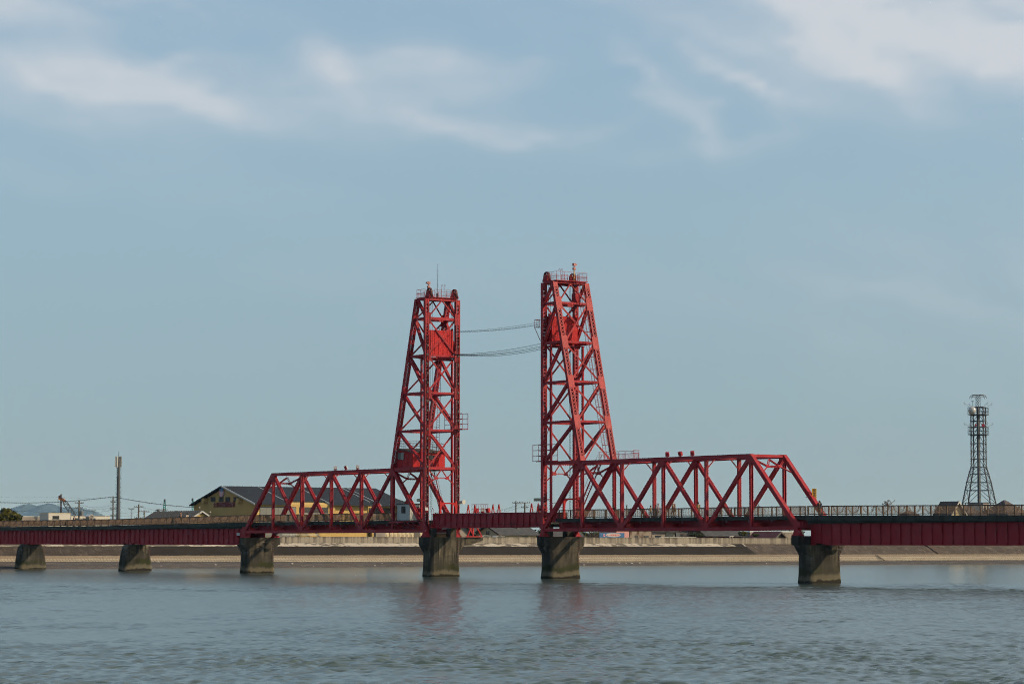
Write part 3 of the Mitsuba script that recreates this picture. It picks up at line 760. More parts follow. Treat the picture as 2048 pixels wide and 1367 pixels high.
def loft(mb, rows, n=36):
    """Rows (z, x centre, half thickness x, y0, y1): rounded-end plan rings from bottom to top."""
    v = []
    for z, xc, hx, y0, y1 in rows:
        r = min(hx, (y1 - y0) / 2 - .01)
        for q in np.arange(n) * 2 * math.pi / n + .001:
            c, s_ = math.cos(q), math.sin(q)
            x = xc + hx * np.sign(c) * abs(c) ** .55 if False else xc + hx * max(-1, min(1, c * 1.12))
            y = (y1 - r if s_ > 0 else y0 + r) + r * s_
            v.append((x, y, z))
    v += [(rows[0][1], (rows[0][3] + rows[0][4]) / 2, rows[0][0]), (rows[-1][1], (rows[-1][3] + rows[-1][4]) / 2, rows[-1][0])]
    f = []; m = len(rows)
    for j in range(m - 1):
        for i in range(n):
            k = (i + 1) % n; a, b, c, d = j * n + i, j * n + k, (j + 1) * n + k, (j + 1) * n + i
            f += [[a, b, c], [a, c, d]]
    for i in range(n):
        k = (i + 1) % n; f += [[m * n, k, i], [m * n + 1, (m - 1) * n + i, (m - 1) * n + k]]
    return mb.add(v, f)


def pier(xc, kind, label):
    k = thing('bridge_pier', label, 'bridge pier', 'concrete bridge piers')
    if kind == 'short':
        put('shaft', loft(MB(), [(-2, xc, 1.2, -.55, 5.15), (0, xc, 1.16, -.45, 5.05), (1.5, xc, 1.12, -.3, 4.9), (3.2, xc, 1.05, .0, 4.6), (3.8, xc, 1.02, .2, 4.45), (4.05, xc, .98, .45, 4.2), (4.14, xc, .9, .8, 3.9)]), 'pier_concrete', k, smooth=50)
    else:
        ye = 8.3 if kind == 'cantilever' else 5.65
        put('shaft', loft(MB(), [(-2, xc, 1.22, -.45, 5.1), (0, xc, 1.18, -.35, 5.0), (1.2, xc, 1.13, -.22, 4.88), (3.05, xc, 1.1, -.2, 4.85)]), 'pier_concrete', k, smooth=50)
        rows = [(3.05, xc, 1.12, -.22, 4.88), (4.05, xc, 1.18, -.85, 5.6), (4.1, xc, 1.18, -.9, 5.65), (4.65 if kind == 'end' else 5.12, xc, 1.18, -.9, 5.65)]
        if kind == 'end': rows[-1] = (4.12, xc, 1.18, -.9, 5.65)
        put('cap', loft(MB(), rows), 'pier_concrete', k, smooth=50)
        if kind == 'end':
            s = 1 if xc > 0 else -1
            put('bearing_block', MB().box(*sorted((xc - s * 1.15, xc - s * .1)), -.7, 5.5, 4.1, 5.12), 'pier_concrete', k)
        if kind == 'cantilever':
            put('bracket', MB().poly([(4.9, 4.1), (6.5, 4.15), (8.3, 4.75), (8.3, 5.12), (4.9, 5.12)], (xc + 1.0, 0, 0), (0, 1, 0), (0, 0, 1), .0 + .01).poly([(4.9, 4.0), (6.4, 4.1), (8.3, 4.72), (8.3, 5.11), (4.9, 5.11)], (xc - 1.05, 0, 0), (0, 1, 0), (0, 0, 1), 2.1), 'pier_concrete', k)
        if kind in ('tower', 'cantilever'):
            for y in (.9, 4.0): put('pedestal', MB().box(xc - .9 - .3 * np.sign(xc), xc + .1 - .3 * np.sign(xc), y - .45, y + .45, 5.1, 6.28), 'pier_concrete', k)
    st = MB()
    for z in np.arange(1.9, 4.9 if kind != 'short' else 3.9, .34): st.path([(xc + 1.08, 4.05, z), (xc + 1.26, 4.05, z), (xc + 1.26, 4.35, z), (xc + 1.08, 4.35, z)], .025, 4)
    put('step_irons', st, 'rust_rail', k, kind='stuff')
    if kind == 'end':
        m = MB().box(xc + 1.1, xc + 1.85, 1.6, 4.0, 3.6, 3.66)
        rail_mesh(m, [(xc + 1.85, 1.6, 3.66), (xc + 1.85, 4., 3.66)], .75, .025, .8)
        put('access_platform', m, 'dark_iron', k)
    return k


pier(60.6, 'end', 'concrete pier under the right end of the right truss span, with a small access platform')
pier(13.3, 'tower', 'concrete pier under the right lift tower')
pier(-12.9, 'cantilever', 'concrete pier under the left lift tower, its cap reaching out to the right')
pier(-60.4, 'end', 'concrete pier under the left end of the left truss span')
pier(-98, 'short', 'short tapered concrete pier at the left, second from the left edge')
pier(-135.2, 'short', 'short tapered concrete pier nearest the left edge, at the mud edge')
pier(97.7, 'short', 'concrete pier just outside the right edge of the frame')

# ---------------------------------------------------------------- fences, fittings, people


def fence(x0, x1, y, label, arcs=False, dep=.022, group='deck fences of brown flat bars'):
    k = thing('deck_fence', label, 'fence', group)
    n = max(1, int(round((x1 - x0) / 2.4))); xs = np.linspace(x0, x1, n + 1)
    tr, br, inf, ar = MB(), MB(), MB(), MB()
    z = lambda x: 7.33 + zoff(x)
    for i, x in enumerate(xs):
        put('post', MB().box(x - .05, x + .05, y - .06, y + .06, z(x) - .05, z(x) + 1.04), 'brown', k)
        if i == n: break
        a, b = x, xs[i + 1]
        tr.bar((a, y, z(a) + 1.02), (b, y, z(b) + 1.02), .09, .06); br.bar((a, y, z(a) + .15), (b, y, z(b) + .15), .06, .05)
        m = int((b - a) / .125)
        for j in range(1, m):
            q = a + (b - a) * j / m; inf.box(q - .007, q + .007, y - dep / 2, y + dep / 2, z(q) + .16, z(q) + 1.0)
        if arcs:
            c = (a + b) / 2
            for r in (.62, .72):
                pts = [V(c + r * 1.25 * math.cos(t), y - .03, z(c) + .98 + r * math.sin(t)) for t in np.linspace(math.pi, 2 * math.pi, 15)]
                for p, q in zip(pts[:-1], pts[1:]): ar.bar(p, q, .03, .05, (0, 1, 0))
    put('top_rail', tr, 'brown', k); put('bottom_rail', br, 'brown', k)
    put('infill_bars', inf, 'brown', k, kind='stuff')
    if arcs: put('arch_trim', ar, 'brown_light', k, kind='stuff')


NF = (('near', .72), ('far', W - .72))
for nm, y in NF:
    fence(-171, -61, y, f'brown flat bar fence with hanging arcs along the {nm} edge of the left approach deck', True, .07)
    fence(-60.6, -20.6, y, f'brown flat bar fence along the {nm} edge of the left truss deck', False, .055)
    fence(15.2, 60.2, y, f'brown flat bar fence along the {nm} edge of the right truss deck', False, .028)
    fence(60.6, 134, y, f'brown flat bar fence along the {nm} edge of the right approach deck', nm == 'far')
fence(-17., -13.6, W - .72, 'short brown fence behind the white hut')


def floodlight(p, aim, label, group, body='red', size=.46):
    k = thing('floodlight', label, 'floodlight', group)
    p, d = V(*p), unit(V(*aim)); u = unit(np.cross(d, _Z)); t = np.cross(u, d)
    c = p + _Z * size * .75
    def blk(a, b, w, h): m = MB(); m.hexa([c + d * q + u * r * w / 2 + t * s_ * h / 2 for q in (a, b) for r, s_ in ((-1, -1), (1, -1), (1, 1), (-1, 1))]); return m.get()
    m = blk(-size * .35, size * .35, size * .9, size)
    m = trimesh.convex.convex_hull(m)
    put('housing', m, body, k)
    g = trimesh.convex.convex_hull(blk(size * .352, size * .39, size * .78, size * .86)); put('lens', g, 'lens', k)
    put('bracket', MB().bar(p, p + _Z * size * .3, .1, .1, (0, 1, 0)).bar(p + u * size * .5 + _Z * size * .25, p - u * size * .5 + _Z * size * .25, .06, .06).box(p[0] - .2, p[0] + .2, p[1] - .15, p[1] + .15, p[2] - .02, p[2] + .03), 'red', k)


ORD = ('leftmost', 'middle', 'rightmost')
for i, (px, dx) in enumerate(((1334, 1), (1360, .3), (1384, .6))):
    floodlight(hit(px, 913, 1, 0) * V(1, 1, 0) + V(0, .05, ZT + .22), (-.6, .7, .5) if i != 1 else (-.2, .9, .4), f'red floodlight on the top chord of the right truss, {ORD[i]} of three', 'floodlights on the top chords')
for i, px in enumerate((670, 691, 714.5)):
    floodlight(hit(px, 942, 1, 0) * V(1, 1, 0) + V(0, .05, ZT + .22), (.75, -.45, .35) if i != 1 else (.7, .6, .3), f'floodlight on the top chord of the left truss, {ORD[i]} of three', 'floodlights on the top chords')
for (x, y, z, a, l) in ((-59.2, 4.9, 5.14, (.8, -.3, .45), 'white faced floodlight on the right edge of the left truss end pier'), (-62.1, .2, 5.14, (.75, -.5, .3), 'white faced floodlight at the left edge of the left truss end pier'), (-60.9, -.6, 5.14, (.8, -.4, .4), 'white faced floodlight beside the end post foot of the left truss'),
                       (-12.3, -.45, 8.3, (.9, -.2, .35), 'white faced floodlight at the foot of the left lift tower'), (-14.1, -.2, 8.25, (-.3, .9, .3), 'red backed floodlight at the foot of the left lift tower'),
                       (-6.5, W - .4, 8.16, (.8, -.5, .4), 'white faced floodlight on the lift span'), (-5.4, W - .3, 8.16, (-.2, .9, .3), 'red backed floodlight on the lift span'), (-7.9, W - .4, 8.16, (-.4, .8, .3), 'red backed floodlight beside the far column of the left tower'),
                       (12.6, -.2, 8.3, (.85, -.3, .5), 'white faced floodlight at the foot of the right lift tower'), (10.6, 1., 8.16, (-.7, .5, .3), 'left of two red backed floodlights at the right end of the lift span'), (11.4, 1.4, 8.16, (-.6, .7, .3), 'right of two red backed floodlights at the right end of the lift span')):
    floodlight((x, y, z), a, l, 'floodlights low on the bridge', size=.52)
k = thing('sign_board', 'tall yellow sign board with black writing on the right end post of the right truss', 'sign')
c = hit(1628.5, 987.5, 1, W + .25)
su = unit(V(.43, .9, 0)); sn = np.cross(su, _Z)
put('board', MB().bar(c - _Z * .72, c + _Z * .62, .5, .06, sn), 'sign_yellow', k)
put('arm', MB().tube(c + V(-.2, .1, .2), c + V(-1.25, -.15, -.35), .03), 'dark_iron', k)
GLY = {"大":[[[3,-8,13,-2,18,3,26,19,25,22,3,22,3,29,28,29,29,48,36,47,35,29,61,29,61,22,39,22,38,20,47,3,52,-2,62,-8,48,-8,38,3,32,14,31,14,31,11,25,0,17,-8]]],"川":[[[51,44,58,44,58,-8,51,-8]],[[30,-8,30,41,36,41,36,-8]],[[2,-8,6,-2,9,10,9,43,16,44,16,9,14,-1,11,-8]]],"昇":[[[2,3,2,9,19,9,19,12,7,11,5,14,6,17,14,17,20,18,20,19,9,20,9,45,55,45,55,20,48,20,48,9,62,9,62,3,48,3,48,-8,41,-8,40,3,25,3,24,-2,20,-8,6,-8,14,-4,17,3],[16,27,47,26,48,29,17,30],[16,37,47,36,48,38,17,39],[36,16,25,12,25,9,41,9,41,20,35,20]]],"開":[[[34,21,34,45,59,45,60,44,60,-8,44,-8,44,-7,53,-7,53,21],[40,37,52,36,53,38,41,39],[42,31,40,27,53,27,53,31]],[[14,8,22,9,22,13,15,13,15,19,49,19,49,13,42,13,42,9,50,8,50,2,42,2,42,-8,35,-8,34,2,28,2,25,-8,17,-8,21,-2,21,2,14,2],[29,13,28,8,35,8,35,13]],[[5,45,30,45,30,22,29,21,11,21,11,-8,5,-8],[12,39,11,36,23,36,23,39],[13,31,11,27,23,27,23,31]]],"橋":[[[1,3,7,15,10,26,10,28,2,28,2,33,11,34,11,48,17,48,18,34,23,34,23,37,35,37,35,39,25,39,24,44,45,45,52,47,55,47,57,45,58,43,57,41,43,40,42,38,61,37,62,36,61,31,54,30,57,26,63,23,63,21,60,18,53,21,53,15,61,13,61,-8,54,-8,54,8,30,8,30,-8,24,-8,24,9,20,8,19,12,17,12,17,-8,11,-8,11,7,9,7,6,-1,3,-1],[37,21,47,20,47,24,37,24],[40,31,39,29,45,29,46,30],[17,26,23,14,31,14,31,20,24,18,21,21,30,29,30,31,24,31,24,28,18,28]],[[33,-8,33,6,51,6,51,-7],[39,-1,46,-2,46,1,39,1]]],"温":[[[4,-8,14,12,16,13,21,10,21,14,58,14,58,-6,63,-7,63,-8,15,-8,15,-6,21,-6,20,7,19,7,12,-8],[47,-4,50,-6,52,-5,52,8,47,8],[37,-5,41,-6,41,8,37,8],[27,-5,31,-6,31,8,27,8]],[[23,45,56,45,56,18,23,18],[29,26,31,24,48,24,49,28,30,29],[29,36,48,35,49,38,31,39]],[[5,42,6,45,10,47,20,42,21,38,19,35,17,35]],[[2,24,2,27,4,29,8,29,15,25,18,21,15,17,13,17]]],"泉":[[[1,-8,3,-5,12,-1,17,6,4,7,4,13,28,12,28,16,10,16,9,17,9,41,10,42,26,42,28,45,28,48,33,48,36,47,34,42,54,42,55,41,55,17,58,14,58,12,46,3,50,-1,58,-5,62,-5,63,-6,62,-8,49,-8,36,3,35,-8,28,-8,27,10,26,10,21,-1,15,-7],[36,15,39,9,41,8,50,15,37,16],[16,23,47,22,48,25,17,26],[16,33,47,32,48,35,17,36]]],"筑":[[[1,28,7,35,12,48,19,47,17,41,32,41,33,37,34,37,37,48,43,47,43,41,61,41,61,35,52,35,51,34,54,30,54,-6,57,-6,57,-1,60,0,63,-2,63,-8,47,-8,47,0,44,-1,41,4,36,8,33,-3,29,-8,19,-8,25,-3,25,0,3,-5,2,2,11,3,12,4,12,18,3,19,3,26],[38,33,35,26,47,27,46,31,42,35,40,35],[35,14,39,15,45,8,47,8,47,20,35,20],[19,5,28,7,29,9,29,26,30,27,28,28,28,30,31,32,31,35,24,35,26,28,24,25,27,25,27,19,19,19],[14,35,8,25,19,25,17,34]]],"後":[[[1,15,10,24,16,35,23,34,35,45,36,48,38,48,42,46,42,43,35,37,35,35,42,35,48,41,52,41,55,39,55,37,53,37,50,32,56,27,58,22,61,20,62,15,57,13,55,7,47,-2,57,-7,61,-7,61,-8,43,-8,41,-7,38,-8,20,-8,20,-7,24,-7,34,-3,34,0,29,4,23,0,21,0,17,3,17,-8,10,-8,10,13,4,10],[40,18,39,14,56,14,53,18],[37,24,40,23,48,25,46,30,45,30],[36,8,37,4,41,2,46,7],[17,5,19,5,25,9,31,15,30,17,21,16,20,19,20,22,28,25,31,27,31,29,23,28,23,30,21,30,17,24]],[[2,32,2,35,4,35,12,43,15,48,21,46,18,40,8,30,5,29]]],"若":[[[1,-1,2,2,7,4,16,12,19,18,3,19,2,24,3,25,23,25,25,28,24,29,18,28,17,35,3,35,3,41,17,41,18,48,24,48,24,41,39,41,40,42,40,48,46,48,47,41,61,41,61,35,47,35,46,28,40,29,40,35,24,34,24,30,26,30,26,33,33,32,32,25,62,25,61,19,29,19,25,15,25,12,56,12,56,-8,15,-8,15,1,6,-5],[22,-4,49,-5,49,6,22,6]]],"津":[[[4,-8,13,13,19,10,20,12,35,13,35,15,21,15,21,21,35,21,35,25,18,25,17,26,17,31,35,31,35,35,22,35,20,36,18,35,18,33,16,33,5,42,7,46,10,47,20,39,21,41,35,41,36,48,42,47,42,41,57,41,57,31,62,31,62,25,57,25,57,15,42,15,42,13,58,12,59,7,58,6,42,6,42,3,61,2,62,1,61,-4,42,-4,42,-8,35,-8,35,-4,17,-4,16,1,11,-8],[42,22,51,21,51,25,42,25],[42,32,51,31,51,35,42,35],[17,6,17,2,34,2,35,5,20,6,19,8]],[[1,25,6,30,14,23,16,23,17,21,12,16]]]}


def glyphs(mb, text, o, u, v, size, depth, step=None, vert=False):
    o, u, v = V(*o), unit(V(*u)), unit(V(*v)); s = size / 62.
    for i, ch in enumerate(text):
        for rings in GLY[ch]:
            R = [np.array(r, float).reshape(-1, 2) for r in rings]
            pg = Polygon(R[0], R[1:]).buffer(0)
            for g in getattr(pg, 'geoms', [pg]):
                t = trimesh.creation.extrude_polygon(g, depth / s, engine='earcut')
                q = t.vertices * s; adv = (step or size) * i
                base = o - v * adv if vert else o + u * adv
                mb.add(base + q[:, :1] * u + q[:, 1:2] * v + q[:, 2:] * np.cross(u, v), t.faces)
    return mb


put('writing', glyphs(MB(), '筑後若津', c + sn * .035 - su * .17 + _Z * .33, su, (0, 0, 1), .34, .012, .325, True), 'letter_dark', k)

# hut on the left truss
k = thing('operator_hut', 'small white panelled hut with two windows on the deck below the left lift tower', 'hut')
hx0, hx1, hy0, hy1, hz = -20.35, -17.3, .3, 2.3, 7.34
put('wall', MB().box(hx0, hx1, hy0, hy1, hz, hz + 2.1), 'hut', k)
put('roof', MB().box(hx0 - .1, hx1 + .1, hy0 - .1, hy1 + .1, hz + 2.1, hz + 2.2), 'roof_brown', k)
w = put('window', MB().box(-19.2, -18.3, hy0 - .05, hy0, hz + .95, hz + 1.85), 'grey_steel', k); put('pane', MB().box(-19.12, -18.38, hy0 - .07, hy0 - .05, hz + 1.03, hz + 1.77), 'glass_dark', w)
g = MB()
for x in np.linspace(-19.15, -18.35, 6): g.box(x - .012, x + .012, hy0 - .12, hy0 - .09, hz + .9, hz + 1.88)
put('grille', g, 'dark_iron', w)
w = put('window', MB().box(hx1, hx1 + .05, .9, 1.75, hz + .95, hz + 1.8), 'grey_steel', k); put('pane', MB().box(hx1 + .05, hx1 + .07, .97, 1.68, hz + 1.02, hz + 1.73), 'glass_dark', w)
put('corner_trim', MB().box(hx1 - .02, hx1 + .02, hy0 - .02, hy0 + .03, hz, hz + 2.1), 'grey_steel', k)
m = MB()
m.box(-20.7, -14.2, -.75, .6, 7.1, 7.2)
for x in (-20.3, -19., -17.8, -16.6, -15.4): m.bar((x, -.7, 7.08), (x, .6, 6.1), .1, .1, (1, 0, 0)); m.bar((x, -.7, 7.05), (x + .9, .5, 6.2), .07, .07)
m.box(-20.7, -17.4, -.8, -.7, 6.98, 7.2)
put('bracket_platform', m, 'red', k)
put('slab', MB().box(-20.8, -13.8, -.7, .62, 7.2, 7.33), 'deck', k)


def signal(p, d, label, vis='black'):
    k = thing('traffic_signal', label, 'traffic signal')
    p, d = V(*p), unit(V(*d)); f = unit(np.cross(d, _Z)) * -1
    put('housing', MB().bar(p - d * .62, p + d * .62, .26, .38).tube(p + d * .62, p + d * .72, .15), 'signal', k)
    for i in (-1, 0, 1):
        q = p + d * .4 * i
        l = put('lamp', MB().tube(q + f * .1, q + f * .16, .15, n=12), 'dark_iron', k)
        put('visor', MB().bar(q + f * .15 + _Z * .12 - d * .15, q + f * .15 + _Z * .12 + d * .15, .34, .04, off=.03).bar(q + f * .28 + _Z * .05 - d * .15, q + f * .28 + _Z * .05 - d * .12, .3, .2).bar(q + f * .28 + _Z * .05 + d * .12, q + f * .28 + _Z * .05 + d * .15, .3, .2), 'cam_pink' if i else 'signal', l)
    put('arm', MB().tube(p + d * .7, p + d * 1.6, .06).bar(p + d * 1.5 - f * .3, p + d * 1.5 + f * .35, .12, .12), 'red', k)


signal(hit(1077, 998.5, 1, -.1), (.95, .3, 0), 'old three lens traffic signal reaching left from the right lift tower')
signal(hit(838, 999.5, 1, -.25), (.95, -.3, 0), 'three lens traffic signal on the near column of the left lift tower')
k = thing('loudspeaker', 'white horn loudspeaker pointing right on the far column of the left lift tower', 'loudspeaker')
p = V(-12.35, W - .1, 9.7); put('horn', MB().tube(p, p + V(.5, 0, 0), .13, .16, 12).tube(p + V(.5, 0, 0), p + V(1.15, 0, 0), .16, .3, 14), 'white', k); put('mount', MB().tube(p + V(-.6, 0, 0), p, .07).box(p[0] - .1, p[0] + .1, p[1] - .2, p[1] + .2, p[2] - .25, p[2] + .2), 'dark_iron', k)
for s, x, lab in ((1, 15.6, 'red arched gate frame across the deck at the foot of the right lift tower'), (-1, -11.4, 'red arched gate frame on the deck at the foot of the left lift tower')):
    k = thing('gate_frame', lab, 'gate frame'); z0 = 7.33 if s > 0 else 8.15
    zt = 9.75 if s > 0 else 9.55; y0, y1 = 1.15, W - 1.25
    for y in (y0, y1): put('post', MB().box(x - .12, x + .12, y - .13, y + .13, z0, zt + .25), 'red_bright', k)
    m = MB().box(x - .1, x + .1, y0, y1, zt - .12, zt + .05)
    for y, q in ((y0 + .13, 1), (y1 - .13, -1)): m.poly([(0, 0), (q * .55, 0), (q * .35, -.08), (q * .15, -.25), (q * .05, -.5), (0, -.8)][::q], (x + .04, y, zt - .12), (0, 1, 0), (0, 0, 1), .08)
    put('beam', m, 'red_bright', k)
# cameras, lightning rod
for s, px, py, lab in ((1, 1148.3, 546, 'pale pink camera unit on a yellow pole on top of the right lift tower'), (-1, 857.3, 578, 'pale pink camera unit above the near sheave of the left lift tower')):
    k = thing('surveillance_camera', lab, 'camera'); p = hit(px, py, 1, 3.6 if s > 0 else .9); x, y = p[0], p[1]
    if s > 0: x, y = 15.0, hit(px, py, 0, 15.0)[1]
    else: x, y = -13.6, hit(px, py, 0, -13.6)[1]
    z1 = 38.0 if s > 0 else 37.8
    put('pole', MB().tube((x, y, 36.55), (x, y, z1), .075), 'pole_yellow' if s > 0 else 'cam_pink', k)
    put('drive_unit', MB().box(x - .15, x + .15, y - .17, y + .17, z1, z1 + .28), 'cam_pink', k); put('neck', MB().tube((x, y, z1 + .27), (x, y, z1 + .52), .07), 'cam_pink', k)
    put('camera_head', MB().box(x - .17, x + .17, y - .17, y + .17, z1 + .5, z1 + .82).box(x - .13, x + .13, y + (.17 if s > 0 else -.36), y + (.36 if s > 0 else -.17), z1 + .57, z1 + .76), 'cam_pink', k)
k = thing('lightning_rod', 'thin dark lightning rod on top of the left lift tower', 'lightning rod')
y = hit(874.5, 570, 0, -13.9)[1]
put('rod', MB().tube((-13.9, y, 36.6), (-13.9, y, 41.1), .045, .015), 'wire', k); put('base', MB().tube((-13.9, y, 36.58), (-13.9, y, 37.2), .13), 'dark_iron', k)
# cables between the towers


def sag(a, b, d, n=24):
    a, b = V(*a), V(*b); t = np.linspace(0, 1, n + 1)[:, None]
    return a + (b - a) * t - _Z * d * 4 * t * (1 - t)


def cable(name, lab, a, b, d, r, group=None, cat='cable', material='wire'):
    k = thing(name, lab, cat, group); put('strand', MB().path(sag(a, b, d), r, 4), material, k); return k


for i, (za, zb, y, d) in enumerate(((29.15, 29.0, 4.0, .35), (29.1, 28.7, 4.1, .4), (29.08, 28.5, 4.2, .42), (29.05, 28.35, 4.3, .5))):
    cable('power_cable', ('topmost', 'second', 'third', 'lowest')[i] + ' black cable of the lower bundle between the lift towers', (-12.7, y, za), (12.7, y - 3.6, zb), d, .035, 'lower bundle of cables between the towers')
cable('thin_cable', 'thin upper cable between the two lift towers', (-12.7, 4.2, 32.15), (12.2, -.3, 31.5), .2, .022)
k = cable('twisted_cable', 'twisted pair cable just below the thin upper cable between the towers', (-12.7, 4.2, 32.1), (12.2, -.3, 31.2), .25, .022)
p = sag((-12.7, 4.2, 32.1), (12.2, -.3, 31.2), .25, 60); p[1::2] += _Z * .1; put('strand', MB().path(p, .02, 4), 'wire', k)
b = rail_mesh(MB(), [(12.6, -.35, 30.9), (11.5, -.35, 30.9), (11.5, .35, 30.9), (12.6, .35, 30.9)], .95, .03, .55, (.05,)); b.tube((11.5, -.3, 30.9), (12.7, -.3, 29.2), .04)
put('cable_basket', b, 'red', TWR)

# people


def sph(c, r, n=10): return m3.Manifold.sphere(float(r), n).translate([float(q) for q in c])
def limb(*cr): return m3.Manifold.batch_hull([sph(c, r) for c, r in cr])


def person(x, y, face, h, label, top, legs, pose=None, hair='hair', group=None, bag=None):
    """face: heading in degrees (0 = +x). Skeleton in a local frame: forward f, left l."""
    k = thing('person', label, 'person', group)
    a = math.radians(face); f, l = V(math.cos(a), math.sin(a), 0), V(-math.sin(a), math.cos(a), 0)
    o = V(x, y, 7.335 + zoff(x)); s = h / 1.7
    P = lambda fx, lx, z: o + (f * fx + l * lx + _Z * z) * s
    step = .14; body, clo, trs, sho = [], [], [], []
    hipz, shz = .88, 1.38
    head = P(.03, 0, 1.57)
    body += [limb((head, .095 * s), (head + (f * .03 - _Z * .06) * s, .075 * s)), limb((P(0, 0, 1.36), .055 * s), (P(.02, 0, 1.5), .05 * s)), limb((head + f * .1 * s, .016 * s), (head + (f * .105 - _Z * .025) * s, .02 * s))]
    for q in (-1, 1): body.append(sph(head + l * .095 * q * s, .025 * s, 6))
    body.append(limb((P(0, 0, 1.3), .12 * s), (P(0, 0, .95), .12 * s)))
    clo.append(limb((P(0, .13, 1.33), .085 * s), (P(0, -.13, 1.33), .085 * s), (P(.01, .1, 1.0), .105 * s), (P(.01, -.1, 1.0), .105 * s), (P(0, .11, .84), .11 * s), (P(0, -.11, .84), .11 * s)))
    for q in (-1, 1):
        hip = P(0, .09 * q, hipz); kn = P(.05 + step * q * .5, .09 * q, .48); an = P(step * q * .8 - .03, .09 * q, .08)
        body += [limb((hip, .075 * s), (kn, .055 * s)), limb((kn, .052 * s), (an, .036 * s))]
        trs += [limb((hip, .095 * s), (kn, .07 * s)), limb((kn, .068 * s), (an, .055 * s))]
        sho.append(limb((an + (f * .0 - _Z * .035) * s, .045 * s), (an + (f * .15 - _Z * .045) * s, .035 * s)))
        sh = P(0, .19 * q, shz - .03)
        if pose == 'camera': el, wr = P(.1, .27 * q, 1.2), P(.36, .05 * q, 1.52)
        elif pose == 'rail' and q > 0: el, wr = P(.1, .25 * q, 1.12), P(.36, .2 * q, 1.08)
        elif pose == 'carry': el, wr = P(.02, .24 * q, 1.1), P(.25, .08 * q, 1.05)
        else: el, wr = P(-.03 - .05 * q, .24 * q, 1.1), P(.04 - .09 * q, .25 * q, .86)
        body += [limb((sh, .045 * s), (el, .036 * s)), limb((el, .035 * s), (wr, .026 * s))]
        clo += [limb((sh, .065 * s), (el, .052 * s)), limb((el, .052 * s), (wr, .042 * s))]
        d = unit(wr - el); e = unit(np.cross(d, l)); hd = wr + d * .07 * s
        body.append(limb((wr, .026 * s), (hd + l * .025 * s, .018 * s), (hd - l * .025 * s, .018 * s)))
        for j in range(4):
            b0 = hd + l * (.03 - .02 * j) * s; b1 = b0 + (d * .04 + e * .01) * s
            body.append(limb((b0, .01 * s), (b1, .009 * s), )); body.append(limb((b1, .009 * s), (b1 + (d * (.03 - .004 * abs(j - 1)) + e * .025) * s, .008 * s)))
        body.append(limb((wr + d * .03 * s + l * .02 * s * -q, .012 * s), (wr + (d * .075 - l * .05 * q) * s, .009 * s)))
    U = lambda ms: m3.Manifold.batch_boolean(ms, m3.OpType.Add)
    put('body', MB().man(U(body)), 'skin', k, smooth=50)
    put('jacket', MB().man(U(clo)), top, k, smooth=50); put('trousers', MB().man(U(trs)), legs, k, smooth=50)
    put('shoes', MB().man(U(sho)), 'cloth_dark', k, smooth=50)
    put('hair', MB().man(U([limb((head + (-f * .02 + _Z * .04) * s, .1 * s), (head + (-f * .045 - _Z * .02) * s, .088 * s))])), hair, k, smooth=50)
    if pose == 'camera':
        c = P(.42, 0, 1.55); m = MB().bar(c - l * .07 * s, c + l * .07 * s, .08 * s, .09 * s).tube(c, c + f * .14 * s, .04 * s); put('camera', m, 'black', k)
    if bag: c = P(-.05, -.3, .8); put('bag', MB().box(c[0] - .16, c[0] + .16, c[1] - .07, c[1] + .07, c[2] - .18, c[2] + .16), bag, k)


def pp(px, y): return hit(px, 1030, 1, y)[0]


person(pp(1301.5, 1.9), 1.9, 200, 1.42, 'person in a tan coat standing left of the pair by the far post', 'cloth_tan', 'cloth_dark', 'carry')
person(pp(1312, 2.5), 2.5, 190, 1.5, 'dark clothed person half hidden behind the person in the lilac top', 'cloth_dark', 'cloth_dark')
person(pp(1316, 1.6), 1.6, 30, 1.62, 'person in a lilac top and pale trousers leaning to the right', 'cloth_lilac', 'cloth_tan', 'rail')
person(pp(1346, 1.8), 1.8, 205, 1.7, 'tall bald person in a brown coat walking in the middle of the right truss', 'cloth_brown', 'cloth_navy', None, 'skin', bag='cloth_brown')
person(pp(1349, 2.5), 2.5, 20, 1.6, 'person in a white and navy top behind the tall person in brown', 'cloth_navy', 'cloth_white', None, 'skin')
person(pp(1396.5, 2.6), 2.6, 170, 1.74, 'person in an olive coat with white collar right of the wide truss diagonal', 'cloth_olive', 'cloth_olive')
person(pp(1441, 2.4), 2.4, 0, 1.15, 'child in dark clothes behind the fence near the third thin post', 'cloth_dark', 'cloth_dark')
person(pp(1639, 1.6), 1.6, -35, 1.62, 'person in dark clothes holding up a camera at the right end of the truss', 'cloth_dark', 'cloth_olive', 'camera')
person(pp(1226.5, 3.4), 3.4, 90, 1.6, 'dark figure beside the far thin post left of the right truss', 'cloth_dark', 'cloth_dark')
person(pp(148.5, 1.7), 1.7, 190, 1.65, 'person in dark blue walking on the far left approach deck', 'cloth_navy', 'cloth_dark')
person(pp(151, 1.3), 1.3, 190, .82, 'toddler in a pink and white outfit beside the person in dark blue', 'cloth_pink', 'cloth_white')
person(pp(137.5, 1.8), 1.8, 180, .85, 'toddler in yellow ahead of the person in dark blue', 'cloth_yellow', 'cloth_dark')
person(pp(361.5, 1.6), 1.6, 0, 1.68, 'person in a dark top with orange hair on the left approach', 'cloth_dark', 'cloth_tan', None, 'orange')
person(pp(374.5, 1.9), 1.9, 180, 1.6, 'person in a cream top on the left approach facing the dark clothed one', 'cloth_white', 'cloth_navy')

# ---------------------------------------------------------------- background beyond the far bank


